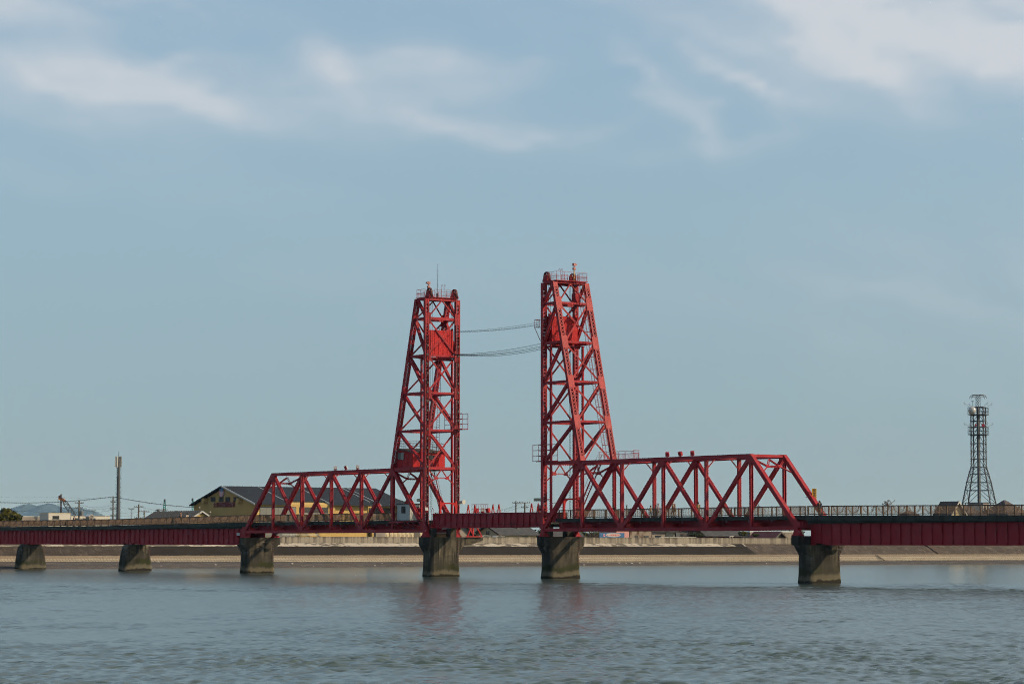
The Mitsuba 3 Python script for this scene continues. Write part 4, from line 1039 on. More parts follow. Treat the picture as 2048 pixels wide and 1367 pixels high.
def house(name, label, x0, x1, y0, y1, zb, ze, zr, wall_m, roof_m, ridge='y', wins=(), over=.5, cat='house', trim=None, group=None):
    k = thing(name, label, cat, group)
    xm, ym = (x0 + x1) / 2, (y0 + y1) / 2
    m = MB()
    if ridge == 'y': m.poly([(x0, zb), (x1, zb), (x1, ze), (xm, zr - .15), (x0, ze)], (0, y1, 0), (1, 0, 0), (0, 0, 1), y1 - y0)
    elif ridge == 'x': m.poly([(y0, zb), (y1, zb), (y1, ze), (ym, zr - .15), (y0, ze)], (x0, 0, 0), (0, 1, 0), (0, 0, 1), x1 - x0)
    else: m.box(x0, x1, y0, y1, zb, ze)
    put('wall', m, wall_m, k)
    r = MB(); sl = (zr - ze) / ((x1 - x0) / 2 if ridge == 'y' else (y1 - y0) / 2)
    if ridge == 'y':
        for s in (-1, 1):
            e = x1 + over if s > 0 else x0 - over
            r.hexa([(xm, y0 - over, zr), (e, y0 - over, ze - sl * over), (e, y1 + over, ze - sl * over), (xm, y1 + over, zr), (xm, y0 - over, zr + .18), (e, y0 - over, ze - sl * over + .18), (e, y1 + over, ze - sl * over + .18), (xm, y1 + over, zr + .18)])
    elif ridge == 'x':
        for s in (-1, 1):
            e = y1 + over if s > 0 else y0 - over
            r.hexa([(x0 - over, ym, zr), (x0 - over, e, ze - sl * over), (x1 + over, e, ze - sl * over), (x1 + over, ym, zr), (x0 - over, ym, zr + .18), (x0 - over, e, ze - sl * over + .18), (x1 + over, e, ze - sl * over + .18), (x1 + over, ym, zr + .18)])
    elif ridge == 'hip':
        h = min(x1 - x0, y1 - y0) / 2 * .95
        a = [(x0 - over, y0 - over, ze), (x1 + over, y0 - over, ze), (x1 + over, y1 + over, ze), (x0 - over, y1 + over, ze), (xm, y0 + h, zr), (xm, y1 - h, zr)]
        r.add(a, [[0, 1, 4], [1, 2, 5], [1, 5, 4], [2, 3, 5], [3, 0, 4], [3, 4, 5], [0, 3, 2], [0, 2, 1]])
    else: r.box(x0 - over * .3, x1 + over * .3, y0 - over * .3, y1 + over * .3, ze, zr)
    put('roof', r, roof_m, k)
    if trim and ridge in 'xy':
        t = MB()
        if ridge == 'y':
            for s in (-1, 1): e = x1 + over if s > 0 else x0 - over; t.bar((xm, y0 - over - .05, zr + .02), (e, y0 - over - .05, ze - sl * over + .02), .1, .28)
        else:
            for s in (-1, 1): e = y1 + over if s > 0 else y0 - over; t.bar((x1 + over + .05, ym, zr + .02), (x1 + over + .05, e, ze - sl * over + .02), .1, .28)
        put('bargeboard', t, trim, k)
    for (face, a, b, c, d) in wins:
        if face == 'x': q, g = MB().box(x1 + .01, x1 + .06, a, b, c, d), MB().box(x1 + .06, x1 + .08, a + .08, b - .08, c + .08, d - .08)
        else: q, g = MB().box(a, b, y0 - .06, y0 - .01, c, d), MB().box(a + .08, b - .08, y0 - .08, y0 - .06, c + .08, d - .08)
        w = put('window', q, 'dark_iron', k); put('pane', g, 'glass_dark', w)
    return k


# the spa: gable end towards -y, long stepped side towards the river
k = thing('spa_building', 'large yellow bath house with dark slate roof, red gable writing and round emblem', 'building')
GY, XR, XE = 71.76, -192.4, -180.
put('wall', MB().poly([(-204.8, 3), (XE, 3), (XE, 12.0), (XR, 15.45), (-204.8, 12.0)], (0, 90, 0), (1, 0, 0), (0, 0, 1), 90 - GY), 'yellow_wall', k)
SL = (15.7 - 12.2) / (XE - XR)


def roof_block(y0, y1, xe, hip=None):
    m = MB(); ze = 15.72 - SL * (xe - XR)
    m.hexa([(XR, y0, 15.55), (xe, y0, ze - .15), (xe, y1 + (2.4 if hip else 0), ze - .15), (XR, y1 - (hip or 0), 15.55), (XR, y0, 15.75), (xe, y0, ze + .05), (xe, y1 + (2.4 if hip else 0), ze + .05), (XR, y1 - (hip or 0), 15.75)])
    xw = -205.5
    m.hexa([(XR, y0, 15.55), (XR, y1 - (hip or 0), 15.55), (xw, y1, 11.9), (xw, y0, 11.9), (XR, y0, 15.75), (XR, y1 - (hip or 0), 15.75), (xw, y1, 12.1), (xw, y0, 12.1)])
    if hip: m.add([(XR, y1 - hip, 15.75), (xe, y1 + 2.4, ze + .05), (xw, y1, 12.1), (XR, y1 - hip, 15.4), (xe, y1 + 2.4, ze - .3), (xw, y1, 11.8)], [[0, 1, 2], [5, 4, 3], [0, 3, 4], [0, 4, 1], [1, 4, 5], [1, 5, 2], [2, 5, 3], [2, 3, 0]])
    put('roof', m, 'roof_slate', k)
    e = xe
    put('verge_trim', MB().bar((XR, y0 - .06, 15.68), (e, y0 - .06, ze), .14, .3), 'lens', k)


roof_block(GY - .7, 79.2, -179.2)
roof_block(79.3, 91.1, -181.6); roof_block(89.0, 99.4, -179.0) if False else None
roof_block(88.7, 98.9, -179.3); roof_block(99.0, 107.5, -181.4, None)
roof_block(100.4, 106.6, -179.2, 1.5)
put('verge_trim', MB().bar((-205.4, GY - .75, 12.0), (XR, GY - .75, 15.68), .14, .26), 'roof_slate', k)
# river front: walls, glazing, black boxes for the shade in the recesses
put('wall', MB().box(-204, -181.2, 90, 110, 3, 11.8), 'yellow_wall', k)
put('wall', MB().box(-184, -180.6, 88.9, 98.2, 3, 11.9), 'yellow_wall', k)
put('wall', MB().box(-184, -180.2, 105.2, 110.4, 3, 11.8), 'yellow_wall', k)
w = put('window', MB().box(-179.99, -179.93, 72.6, 80.9, 5.3, 11.55), 'dark_iron', k)
for i in range(6): put('pane', MB().box(-179.93, -179.9, 72.7 + i * 1.36, 73.98 + i * 1.36, 5.5, 11.4), 'glass_grey', w)
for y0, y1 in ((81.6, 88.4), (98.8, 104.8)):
    put('recess', MB().box(-181.2, -179.97 if y0 < 90 else -181.05, y0, y1, 10.3, 11.5), 'black', k)  # solid black box stands in for the shade inside the opening
    put('balcony_wall', MB().box(-181.1, -179.7, y0 - .2, y1, 5.2, 10.05), 'yellow_wall', k)
    put('balcony_rail', MB().box(-179.72, -179.6, y0 - .2, y1, 10.05, 10.28), 'white', k)
    put('glass_screen', MB().box(-179.68, -179.64, y0, y1, 8.7, 9.9), 'glass_grey', k)
for i, y in enumerate((88.85, 98.3)): put('downpipe', MB().tube((-180.3, y, 3), (-180.3, y, 11.5), .1), 'dark_iron', k)
put('door', MB().box(-180.6, -180.55, 90.6, 91.4, 7.4, 9.5), 'glass_dark', k)
for (px0, px1) in ((422, 431), (438, 447.2), (451, 460.3), (467.2, 476.8)):
    a, b = hit(px0, 998, 1, GY)[0], hit(px1, 998, 1, GY)[0]
    w = put('window', MB().box(a, b, GY - .06, GY - .01, 12.2, 13.15) if False else MB().box(a, b, GY - .06, GY - .01, hit(px0, 1003, 1, GY)[2], hit(px0, 993.2, 1, GY)[2]), 'black', k)
    for j in (0, 1): put('pane', MB().box(a + .12 + (b - a) / 2 * j, a - .06 + (b - a) / 2 * (j + 1), GY - .09, GY - .06, hit(px0, 1002.5, 1, GY)[2], hit(px0, 993.8, 1, GY)[2]), 'black', w)
a, b = hit(427, 1013.5, 1, GY), hit(471, 1013.5, 1, GY)
put('writing', glyphs(MB(), '大川昇開橋温泉', (a[0], GY - .02, a[2] + .12), (1, 0, 0), (0, 0, 1), (b[0] - a[0]) / 7.6, .12, (b[0] - a[0]) / 7), 'letter_red', k)
c = hit(445, 984.3, 1, GY)
em = put('emblem', MB().tube((c[0], GY - .25, c[2]), (c[0], GY - .02, c[2]), .86, n=28), 'lens', k)
m = MB()
for r, a0, a1, zz, wd in ((.78, 0, 6.283, 0, .13), (.62, math.pi * 1.05, math.pi * 1.95, .05, .1), (.36, math.pi * 1.05, math.pi * 1.95, .1, .08), (.28, .3, 2.84, .18, .1)):
    q = np.linspace(a0, a1, 25)
    for i in range(24):
        p0, p1 = [V(c[0] + r * math.cos(t), GY - .27, c[2] + zz + r * math.sin(t)) for t in q[i:i + 2]]
        m.bar(p0, p1, .05, wd, (0, 0, 1) if abs((p1 - p0)[2]) < .9 * np.linalg.norm(p1 - p0) else (1, 0, 0))
for x in (-.62, .5): m.box(c[0] + x, c[0] + x + .14, GY - .3, GY - .25, c[2] - .1, c[2] + .3)
put('ring', m, 'emblem_pink', em)
m = MB()
for i, x in enumerate((-.45, .02, .5)):
    pts = [V(c[0] + x + .13 * math.sin(t * 1.9 + .4), GY - .3, c[2] + .3 + t * .19) for t in np.linspace(0, 4.1, 9)]
    m.path(pts, .13, 5)
put('steam', m, 'emblem_blue', em)
for px in (413, 482): p = hit(px, 1001, 1, GY); put('vent_cowl', MB().tube((p[0], GY - .9, p[2]), (p[0], GY, p[2]), .52, .6, 12).box(p[0] - .2, p[0] + .2, GY - .8, GY - .5, p[2] - .65, p[2] - .3), 'yellow_wall', k)
# porch building in front of the gable
k = house('porch_building', 'low yellow annex with dark ribbed metal roof in front of the bath house gable', -201.5, -183, 58., 64.5, 3, 8.6, 10.5, 'yellow_wall', 'roof_slate', 'x', trim='lens')
for i in range(22):
    x = -201.5 + i * .9
    put('roof_rib', MB().bar((x, 61.25, 10.74), (x, 57.4, 8.6), .1, .1), 'tower_steel', k)
for px, py in ((398.5, 1016), (420, 1025.5)):
    k = thing('spotlight', 'small white spotlight on the ' + ('wall edge behind the annex roof' if px < 400 else 'ribbed roof of the yellow annex'), 'spotlight'); p = hit(px, py, 1, 59.5)
    put('head', MB().tube(p + V(-.25, 0, .1), p + V(.15, 0, .2), .12, .17, 10), 'wall_grey', k); put('base', MB().tube(p - _Z * 1., p + _Z * .1, .07), 'dark_iron', k)
# lower front of the spa behind the wall
k = thing('stair_flight', 'yellow and grey outdoor stair flight beside the bath house', 'stairs', 'outdoor stairs of the bath house')
for y0, sg in ((86.5, -1), (98.6, 1)):
    if y0 > 90: k = thing('stair_flight', 'grey and yellow outdoor stair flight left of the row of beige cabinets', 'stairs', 'outdoor stairs of the bath house')
    for q in (-178.6, -177.2): put('stringer', MB().bar((q, y0, 4.4), (q, y0 + 3.4 * sg, 8.2), .08, .35), 'yellow_wall' if q > -178 else 'grey_steel', k)
    for i in range(14): put('tread', MB().box(-178.6, -177.2, *sorted((y0 + sg * i * .242, y0 + sg * (i * .242 + .26))), 4.45 + i * .27, 4.5 + i * .27), 'grey_steel', k)
for i, (a, b) in enumerate(((74.6, 78.4), (78.8, 82.6))):
    k = thing('low_canopy', f'long pale low canopy roof in front of the bath house, {("left", "right")[i]} of two', 'canopy', 'low canopies'); put('roof', MB().box(-176.5, -174.6, a, b, 5.98, 6.12), 'white', k)
    for y in (a + .2, b - .2): put('post', MB().tube((-174.8, y, 4.5), (-174.8, y, 6.), .05), 'grey_steel', k)
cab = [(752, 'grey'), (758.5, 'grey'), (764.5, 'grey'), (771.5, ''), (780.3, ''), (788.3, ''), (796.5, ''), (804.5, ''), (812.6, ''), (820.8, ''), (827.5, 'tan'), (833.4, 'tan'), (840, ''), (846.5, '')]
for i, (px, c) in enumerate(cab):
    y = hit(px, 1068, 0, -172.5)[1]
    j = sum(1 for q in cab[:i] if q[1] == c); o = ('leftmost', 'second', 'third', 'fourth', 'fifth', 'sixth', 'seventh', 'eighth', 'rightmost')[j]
    k = thing('beige_cabinet', f'{o} of the {({"": "sunlit beige", "grey": "shade toned grey", "tan": "shade toned tan"})[c]} cabinets behind the wall under the left truss', 'cabinet', 'row of equipment cabinets')
    put('body', MB().box(-173.3, -172.5, y - .02, y + .8, 4.5, 6.5), {'': 'cream', 'grey': 'wall_grey', 'tan': 'wall_brown' if False else 'pole'}[c], k)  # grey and tan cabinets carry their shade in the material colour
    put('top', MB().box(-173.33, -172.46, y - .04, y + .82, 6.5, 6.55), 'grey_steel', k)
    if not c: put('grille', MB().box(-172.5, -172.47, y + .12, y + .3, 5.4, 6.2), 'wall_grey', k)

# houses seen under the bridge
def ypx(px, x=-182.): return hit(px, 1068, 0, x)[1]
house('white_house', 'white house with dark eaves behind the pier of the left lift tower', -190, -183, ypx(906, -183), ypx(940, -183), 3.2, 6.9, 8.6, 'wall_grey', 'roof_brown', 'x', [('x', ypx(909, -183), ypx(914, -183), 5.2, 6.4)], .8, trim='dark_iron')
house('tiled_house', 'low cream house with a long grey tiled roof seen under the lift span', -191, -182, ypx(1001), ypx(1072), 3.2, 6.35, 8.2, 'cream', 'roof_tile', 'y', [('x', ypx(1045), ypx(1056), 4.9, 6.1), ('y', -187.2, -186, 6.2, 7.)], .7, trim='roof_brown')
house('grey_house', 'house with grey tiled roof left of the low cream house', -200, -192, ypx(935, -192), ypx(985, -192), 3.2, 6.9, 9., 'cream', 'roof_tile', 'y', [], .8, trim='roof_brown')
house('shed', 'low shed with pale tiled roof behind the pier of the right lift tower', -188, -183, ypx(1105, -183), ypx(1165, -183), 3.2, 5.9, 7.3, 'wall_grey', 'roof_tile', 'y')
k = thing('advert_board', 'blue advertising board with red writing in a white oval on the parapet wall', 'sign')
y0, y1 = hit(1199, 1068, 0, -174)[1], hit(1249, 1068, 0, -174)[1]; z0, z1 = 5.6, 6.66
put('board', MB().box(-174.1, -174, y0, y1, z0, z1), 'sign_blue', k)
cy, cz = hit(1226.5, 1069, 0, -174)[1], 6.2
put('oval', MB().poly([(1.95 * np.sign(math.cos(t)) * abs(math.cos(t)) ** .7, .4 * math.sin(t)) for t in np.linspace(0, 2 * math.pi, 33)[:-1]], (-174, cy, cz), (0, 1, 0), (0, 0, 1), .03), 'lens', k)
put('writing', glyphs(MB(), '大川昇開橋温泉', (-173.97, cy - 1.72, cz - .17), (0, 1, 0), (0, 0, 1), .47, .015, .49), 'letter_crimson', k)
put('roundel', MB().ring((-173.98, hit(1208, 1069, 0, -174)[1], 6.15), (1, 0, 0), .26, .12, 14).ring((-173.98, hit(1208, 1069, 0, -174)[1], 6.1), (1, 0, 0), .1, .08, 10), 'emblem_pink', k)
for y in (y0 + .6, y1 - .6): put('post', MB().tube((-174.2, y, 4.5), (-174.2, y, 6.6), .06), 'grey_steel', k)
house('pink_house', 'pink rendered house behind the blue advertising board', -186, -180, ypx(1233, -180), ypx(1258, -180), 3.2, 7.1, 7.6, 'pink', 'wall_grey', 'flat', [('x', ypx(1236, -180), ypx(1241, -180), 5., 6.)])
house('stained_house', 'low house with a stained grey wall right of the pink house', -190, -182.5, ypx(1262), ypx(1306), 3.2, 7.4, 8.2, 'wall_stained', 'roof_brown', 'y', [('x', ypx(1272), ypx(1279), 5.4, 6.1), ('x', ypx(1290), ypx(1300), 5.4, 6.1)], .4)
house('dark_house', 'grey house with dark pane for carport shade under the middle of the right truss', -192, -183.5, ypx(1307, -183), ypx(1352, -183), 3.2, 7.2, 9., 'wall_grey', 'roof_tile', 'y', [('x', ypx(1313, -183), ypx(1325, -183), 5.2, 6.2), ('x', ypx(1333, -183), ypx(1350, -183), 4.4, 6.9)], .7)  # the wide dark pane stands in for the shaded carport opening
house('blue_grey_house', 'dark blue grey house with a pale door behind bare branches', -194, -186, ypx(1352, -186), ypx(1398, -186), 3.2, 7.4, 9.2, 'tower_steel', 'roof_tile', 'y', [('x', ypx(1360, -186), ypx(1366, -186), 4.6, 6.6), ('x', ypx(1376, -186), ypx(1386, -186), 4.8, 6.4)], .5)
house('brick_red_house', 'reddish house with a long grey tiled roof near the round bush', -190, -182, ypx(1412), ypx(1482), 3.2, 6.35, 8.4, 'wall_brown', 'roof_tile', 'y', [('x', ypx(1427), ypx(1435), 4.7, 6.), ], .7)
k = thing('porch', 'small white porch in front of the reddish house', 'porch'); put('roof', MB().box(-181.2, -180.2, ypx(1449), ypx(1457.5), 6.0, 6.15), 'white', k)
for px in (1450.5, 1455.7): put('post', MB().box(-180.5, -180.35, ypx(px) - .08, ypx(px) + .08, 3.2, 6.), 'white', k)
house('red_roof_house', 'house with a dark red roof and pale gable boards left of the right hand pier', -186, -178, ypx(1538, -180), ypx(1556, -180), 3.2, 5.9, 7.0, 'roof_brown', 'roof_red', 'x', [], .7, trim='pole')
house('long_shed', 'long pale roofed shed behind the dark red roof', -200, -192, ypx(1500, -192), ypx(1600, -192), 3.2, 7., 7.3, 'wall_grey', 'lens', 'flat', [('x', ypx(1560, -192), ypx(1570, -192), 4.6, 6.8)])
for i, (px, l) in enumerate(((972, 'left'), (1000, 'right'))):
    k = thing('parked_car', f'white car roof showing above the parapet wall under the lift span, {l} one of two', 'car', 'cars on the embankment road')
    y = hit(px, 1071, 0, -171.5)[1]
    put('body', MB().poly([(-2.1, .25), (2.1, .25), (2.15, .8), (1.5, .92), (-1.9, .95), (-2.15, .7)], (-170.7, y, 4.5), (0, 1, 0), (0, 0, 1), .01).poly([(-2.1, .25), (2.1, .25), (2.15, .8), (1.5, .92), (.7, 1.46), (-1.1, 1.5), (-1.9, .95), (-2.15, .7)], (-172.3, y, 4.5), (0, 1, 0), (0, 0, 1), 1.6), 'white', k)
    put('windscreen', MB().poly([(1.42, .95), (.72, 1.42), (-1.05, 1.45), (-1.75, .98)], (-170.68, y, 4.5), (0, 1, 0), (0, 0, 1), .03), 'glass_dark', k)
    for q in (-1.35, 1.35):
        for xx in (-172.2, -170.9): put('wheel', MB().tube((xx - .1, y + q, 4.82), (xx + .1, y + q, 4.82), .31, n=14), 'black', k)
k = thing('long_vehicle', 'long white roofed vehicle behind the parapet under the right truss', 'vehicle'); y0, y1 = hit(1316, 1073, 0, -172)[1], hit(1388, 1073, 0, -172)[1]
put('roof', MB().box(-173, -171.2, y0, y1, 5.72, 5.82), 'white', k); put('body', MB().box(-172.9, -171.3, y0 + .1, y1 - .1, 4.85, 5.72), 'glass_dark', k)
for y in np.linspace(y0 + 1.2, y1 - 1.2, 3): put('wheel', MB().tube((-171.5, y, 4.85), (-171.25, y, 4.85), .35, n=12), 'black', k)

# right: houses and the telecom tower
def yD(px, x): return hit(px, 1005, 0, x)[1]
house('gabled_house', 'house with brown roof and white gable boards left of the telecom tower', -185.5, -181, yD(1898, -181), yD(1928, -181), 3.2, 11.2, 14.3, 'cream', 'roof_brown', 'x', [('x', yD(1902, -181), yD(1910, -181), 8.4, 10.2)], .9, trim='white')
house('long_roof_house', 'broad brown roofed house at the foot of the telecom tower on its left', -200, -186, yD(1826, -186), yD(1890, -186), 3.2, 8., 12.4, 'wall_grey', 'roof_brown', 'hip', [('x', yD(1835, -186), yD(1845, -186), 5, 7)], 1.2)
house('hip_roof_house', 'house with dark hipped roof directly in front of the telecom tower', -193, -184, yD(1937, -184), yD(1968, -184), 3.2, 11.3, 14.0, 'cream', 'roof_brown', 'hip', [('x', yD(1944, -184), yD(1952, -184), 8.5, 10.5)], .8)
house('white_block', 'small white flat roofed building behind the hipped roof by the telecom tower', -200, -195, yD(1966, -195), yD(1976, -195), 3.2, 14., 14.4, 'white', 'wall_grey', 'flat', [('x', yD(1968, -195), yD(1972, -195), 12.2, 13.4)])
house('pyramid_roof_house', 'house with dark hipped roof at the right edge of the frame', -196, -186, yD(2016, -186), yD(2062, -186), 3.2, 11.0, 15.2, 'wall_grey', 'roof_brown', 'hip', [('x', yD(2025, -186), yD(2035, -186), 8, 10)], .9)
k = thing('telecom_tower', 'grey steel lattice telecom tower with two railed platforms and a white dome antenna', 'telecom tower')
TD = 700.; base = at(1958.5, 1005, TD); bx, by = base[0], base[1]
zp = lambda py: at(1957, py, TD)[2]; ppm = F_PX / TD
zz = [(3.2, 5.0), (zp(1005), 3.55), (zp(957), 2.45), (zp(933), 1.62), (zp(869), 1.62), (zp(829), 1.6), (zp(813), 1.6)]
hw = lambda z: np.interp(z, [q[0] for q in zz], [q[1] for q in zz])
rot = math.radians(33)
def tp(ix, iy, z): c, s_ = math.cos(rot), math.sin(rot); h = hw(z); return V(bx + h * (ix * c - iy * s_), by + h * (ix * s_ + iy * c), z)
lvl = [3.2, 9.5, zp(1005), zp(980), zp(964), zp(947), zp(933), zp(917), zp(902), zp(886), zp(869), zp(853), zp(841), zp(829), zp(813)]
cor = [(-1, -1), (1, -1), (1, 1), (-1, 1)]
for c in cor:
    m = MB()
    for a, b in zip(lvl[:-1], lvl[1:]): m.tube(tp(*c, a), tp(*c, b), .17 if a < zp(940) else .14, n=8)
    for a in lvl[1:-1]: m.tube(tp(*c, a - .1), tp(*c, a + .1), .23, n=8)
    put('leg', m, 'tower_steel', k)
for i in range(4):
    c, d = cor[i], cor[(i + 1) % 4]; m = MB(); hz = MB()
    for a, b in zip(lvl[:-1], lvl[1:]):
        mid = (tp(*c, b) + tp(*d, b)) / 2
        m.tube(tp(*c, a), (tp(*c, b) + 2 * mid) / 3 if a > zp(940) else mid, .07, n=5); m.tube(tp(*d, a), (tp(*d, b) + 2 * mid) / 3 if a > zp(940) else mid, .07, n=5)
        hz.tube(tp(*c, b), tp(*d, b), .08, n=5)
    put('bracing', m, 'tower_steel', k); put('girt', hz, 'tower_steel', k)
put('cable_ladder', MB().box(bx - .3, bx + .3, by - .3, by + .3, 3.2, zp(813)), 'tower_steel', k)
for a, b in ((829, 814), (869, 853)):
    h = 2.2; pts = [V(bx + h * (ix * math.cos(rot) - iy * math.sin(rot)), by + h * (ix * math.sin(rot) + iy * math.cos(rot)), zp(a)) for ix, iy in cor]
    m = MB().poly([(p[0], p[1]) for p in pts], (0, 0, zp(a)), (1, 0, 0), (0, 1, 0), .18)
    fl = put('platform', m, 'tower_steel', k)
    put('railing', rail_mesh(MB(), pts + pts[:1], zp(b) - zp(a), .06, 1.6, (.5,)), 'tower_steel', fl)
cd = hit(1944.3, 820.5, 1, by - 1.2); cd = at(1944.3, 820.5, TD - 3)
dm = trimesh.creation.icosphere(3, 1.0); dm.vertices[:, 2] *= 1.02; dm.apply_translation(cd); put('dome_antenna', dm, 'lens', k, smooth=True)
put('dome_arm', MB().tube(cd, tp(-1, -1, cd[2]), .12), 'tower_steel', k)
for px in (1951, 1966): p = at(px, 850, TD - 2.2); put('drum_antenna', MB().tube(p, p - _F0 * .6, .42 if px > 1960 else .26, n=12), 'red', k)
m = MB(); mt, mb_ = zp(790), zp(813)
for ix, iy in cor: m.tube(V(bx + .4 * ix, by + .4 * iy, mb_), V(bx + .35 * ix, by + .35 * iy, mt), .06, n=5)
for i in range(8):
    z0 = mb_ + (mt - mb_) * i / 8; z1 = mb_ + (mt - mb_) * (i + 1) / 8; q = 1 if i % 2 else -1
    for ix in (-1, 1): m.tube((bx + .38 * ix, by - .38 * q, z0), (bx + .38 * ix, by + .38 * q, z1), .04, n=4); m.tube((bx - .38 * q, by + .38 * ix, z0), (bx + .38 * q, by + .38 * ix, z1), .04, n=4)
put('top_mast', m, 'tower_steel', k)
cr = MB()
cr.ring((bx, by, mt + .15), (0, 0, 1), 1.6, .1, 20)
for i in range(12):
    a = i * math.pi / 6; u = V(math.cos(a), math.sin(a), 0)
    cr.path([V(bx, by, mt + .1) + u * .3, V(bx, by, mt + .2) + u * 1.5, V(bx, by, mt - .25) + u * 2.1, V(bx, by, mt - .8) + u * 2.3], .05, 4)
cr.ring((bx, by, mt - .3), (0, 0, 1), 2.12, .07, 24)
put('crown_antenna', cr, 'tower_steel', k)
for z, l in ((zp(811), 1), (zp(852), 1)):
    m = MB()
    for ix, iy in cor: p = tp(ix, iy, z); o = unit(p - V(bx, by, z)); m.tube(p + o * .6, p + o * 2.2 + _Z * .7, .04); m.tube(p + o * 1.9 + _Z * .2, p + o * 1.9 + _Z * 1.1, .03)
    put('whip_antenna', m, 'grey_steel', k)
p = at(1945, 806, TD - 1); put('wind_vane', MB().tube(p - _Z * 1.2, p + _Z * .7, .06).tube(p + V(-.5, 0, .6), p + V(.5, 0, .6), .05), 'tower_steel', k)

# left: mast, poles, wires, crane, buildings
MD = 640.; b = at(236.2, 1035, MD); x, y = b[0], b[1]; zt = at(237, 912, MD)[2]
k = thing('antenna_mast', 'tall slim grey monopole mast with pale antenna panels at its top', 'mast')
put('pole', MB().tube((x, y, 3), (x, y, zt), .52, .3, 16), 'tower_steel', k)
put('rod', MB().tube((x, y, zt), (x, y, zt + 1.05), .05), 'dark_iron', k)
pg = MB()
for i in range(60):
    z = 10 + (zt - 12) * i / 60; r = .62 - .28 * z / zt
    for q in (-1, 1): pg.tube(V(x, y, z), V(x, y, z) + (_R0 * q * (r + .22)), .03, n=4)
put('climbing_pegs', pg, 'dark_iron', k, kind='stuff')
for px in (231.8, 234.5, 241.8):
    p = at(px, 923, MD - .4); put('antenna_panel', MB().box(p[0] - .16, p[0] + .16, p[1] - .16, p[1] + .16, p[2] - 1.25, p[2] + 1.25), 'lens' if px < 240 else 'grey_steel', k)
    put('panel_bracket', MB().tube(p, V(x, y, p[2]), .05).tube(p + _Z * 1., V(x, y, p[2] + 1.), .05), 'dark_iron', k)


def pole(px, py, dist, label, arms=(), r=.16, trans=False, thin=False):
    k = thing('utility_pole' if not thin else 'lamp_post', label, 'utility pole' if not thin else 'lamp post', 'utility poles' if not thin else None)
    p = at(px, py, dist); m = MB().tube((p[0], p[1], 3.), p, r * 1.25, r); put('pole', m, 'pole', k)
    for (dz, half, ang) in arms:
        d = V(math.cos(ang), math.sin(ang), 0); q = p - _Z * dz
        a = put('crossarm', MB().bar(q - d * half, q + d * half, .12, .12), 'pole', k)
        ins = MB()
        for t in (-.95, -.5, .5, .95): ins.tube(q + d * half * t, q + d * half * t + _Z * .28, .07)
        put('insulators', ins, 'dark_iron', a, kind='stuff')
    if trans:
        for dz in (2.6, 4.4): q = p - _Z * dz + _R0 * .55; put('transformer', MB().tube(q - _Z * .5, q + _Z * .45, .34, n=12).tube(q + _Z * .4, q + _Z * .7, .08), 'grey_steel', k)
    return p


AR = math.atan2(_R0[1], _R0[0])
pole(158.4, 1000, 560, 'utility pole with transformers left of the antenna mast', [(.6, .9, AR + .5), (1.6, .7, AR + .4)], trans=True)
p1 = pole(226.4, 992, 560, 'utility pole carrying the thick wire just left of the antenna mast', [(1.2, .5, AR + .2), (2.6, .6, AR + .3), (4., .6, AR + .2)], .15)
pole(277.3, 1008, 640, 'utility pole with crossarms right of the antenna mast', [(.6, 1.1, AR + .4), (3.2, .9, AR + .2)])
pole(288.5, 1020, 660, 'short utility pole with slanting crossarm', [(.3, 1.4, AR + .7)])
pole(327.2, 1016, 640, 'utility pole in front of the teal crane boom', [(.4, .9, AR + .3)])
pole(262.6, 1017, 700, 'slim lamp post among the poles left of the bath house', [(.1, .7, AR)], .07, thin=True)
pole(187, 1020, 760, 'slim distant lamp post left of the antenna mast', [(.1, .5, AR)], .06, thin=True)
pole(1031.8, 1001, 640, 'utility pole above the lift span, left of two', [(.5, .8, AR)])
pole(1049.5, 1004, 640, 'utility pole above the lift span with slanted arm, right of two', [(.1, 1.4, AR + .5), (1.2, .8, AR)])
pole(1253.5, 1009, 660, 'distant utility pole behind the right truss', [(1.1, .9, AR)])
pole(1517, 1007, 700, 'thin distant utility pole behind the right portal', [(.8, .4, AR)], .1)
pole(1034.5, 1050, 575, 'concrete pole in front of the low cream house', [], .2)
for i, (px, py) in enumerate(((316.3, 1020), (352.3, 1023))):
    k = thing('chimney_pipe', f'dark capped chimney pipe left of the bath house, {("left", "right")[i]} of two', 'chimney', 'dark chimney pipes'); p = at(px, py, 620)
    put('pipe', MB().tube((p[0], p[1], 3), p, .32, n=10), 'tower_steel', k); put('cap', MB().tube(p, p + _Z * .3, .55, .4, 10), 'tower_steel', k)


def wire(label, A, B, d=1., r=.03, mid=None): return cable('overhead_wire', label, at(*A), at(*B), d, r, 'overhead wires', 'wire')


wire('thick overhead wire running left from the pole beside the antenna mast', (-60, 1000.5, 560), (226.4, 992.5, 560), .8, .055)
wire('thick overhead wire from the pole beside the antenna mast to the bath house', (226.4, 992.5, 560), (388, 1014, 560), .3, .055)
wire('upper thin overhead wire across the hills', (-60, 991, 600), (226, 995, 600), .1, .012)
wire('overhead wire passing behind the crane at the left', (-60, 1013, 600), (158.4, 1023, 560), .4, .025)
TML = ('upper', 'middle', 'lower')
for i, (a, b) in enumerate(((1008, 1013), (1012, 1017.5), (1016, 1023))): wire(TML[i] + ' sagging wire between the transformer pole and the mast pole', (158.4, a, 560), (226.4, b - 5, 560), .6, .025)
for i, (a, b) in enumerate(((1006, 1011), (1018, 1020), (1024, 1027))): wire(TML[i] + ' wire between the mast pole and the poles on its right', (226.4, a + 6, 560), (288, b, 650), .4, .022)
wire('overhead wire from the right poles to the bath house', (277.3, 1011, 640), (327.2, 1019, 640), .4, .022)
wire('low overhead wire towards the bath house', (288.5, 1022, 660), (390, 1024, 640), .4, .02)
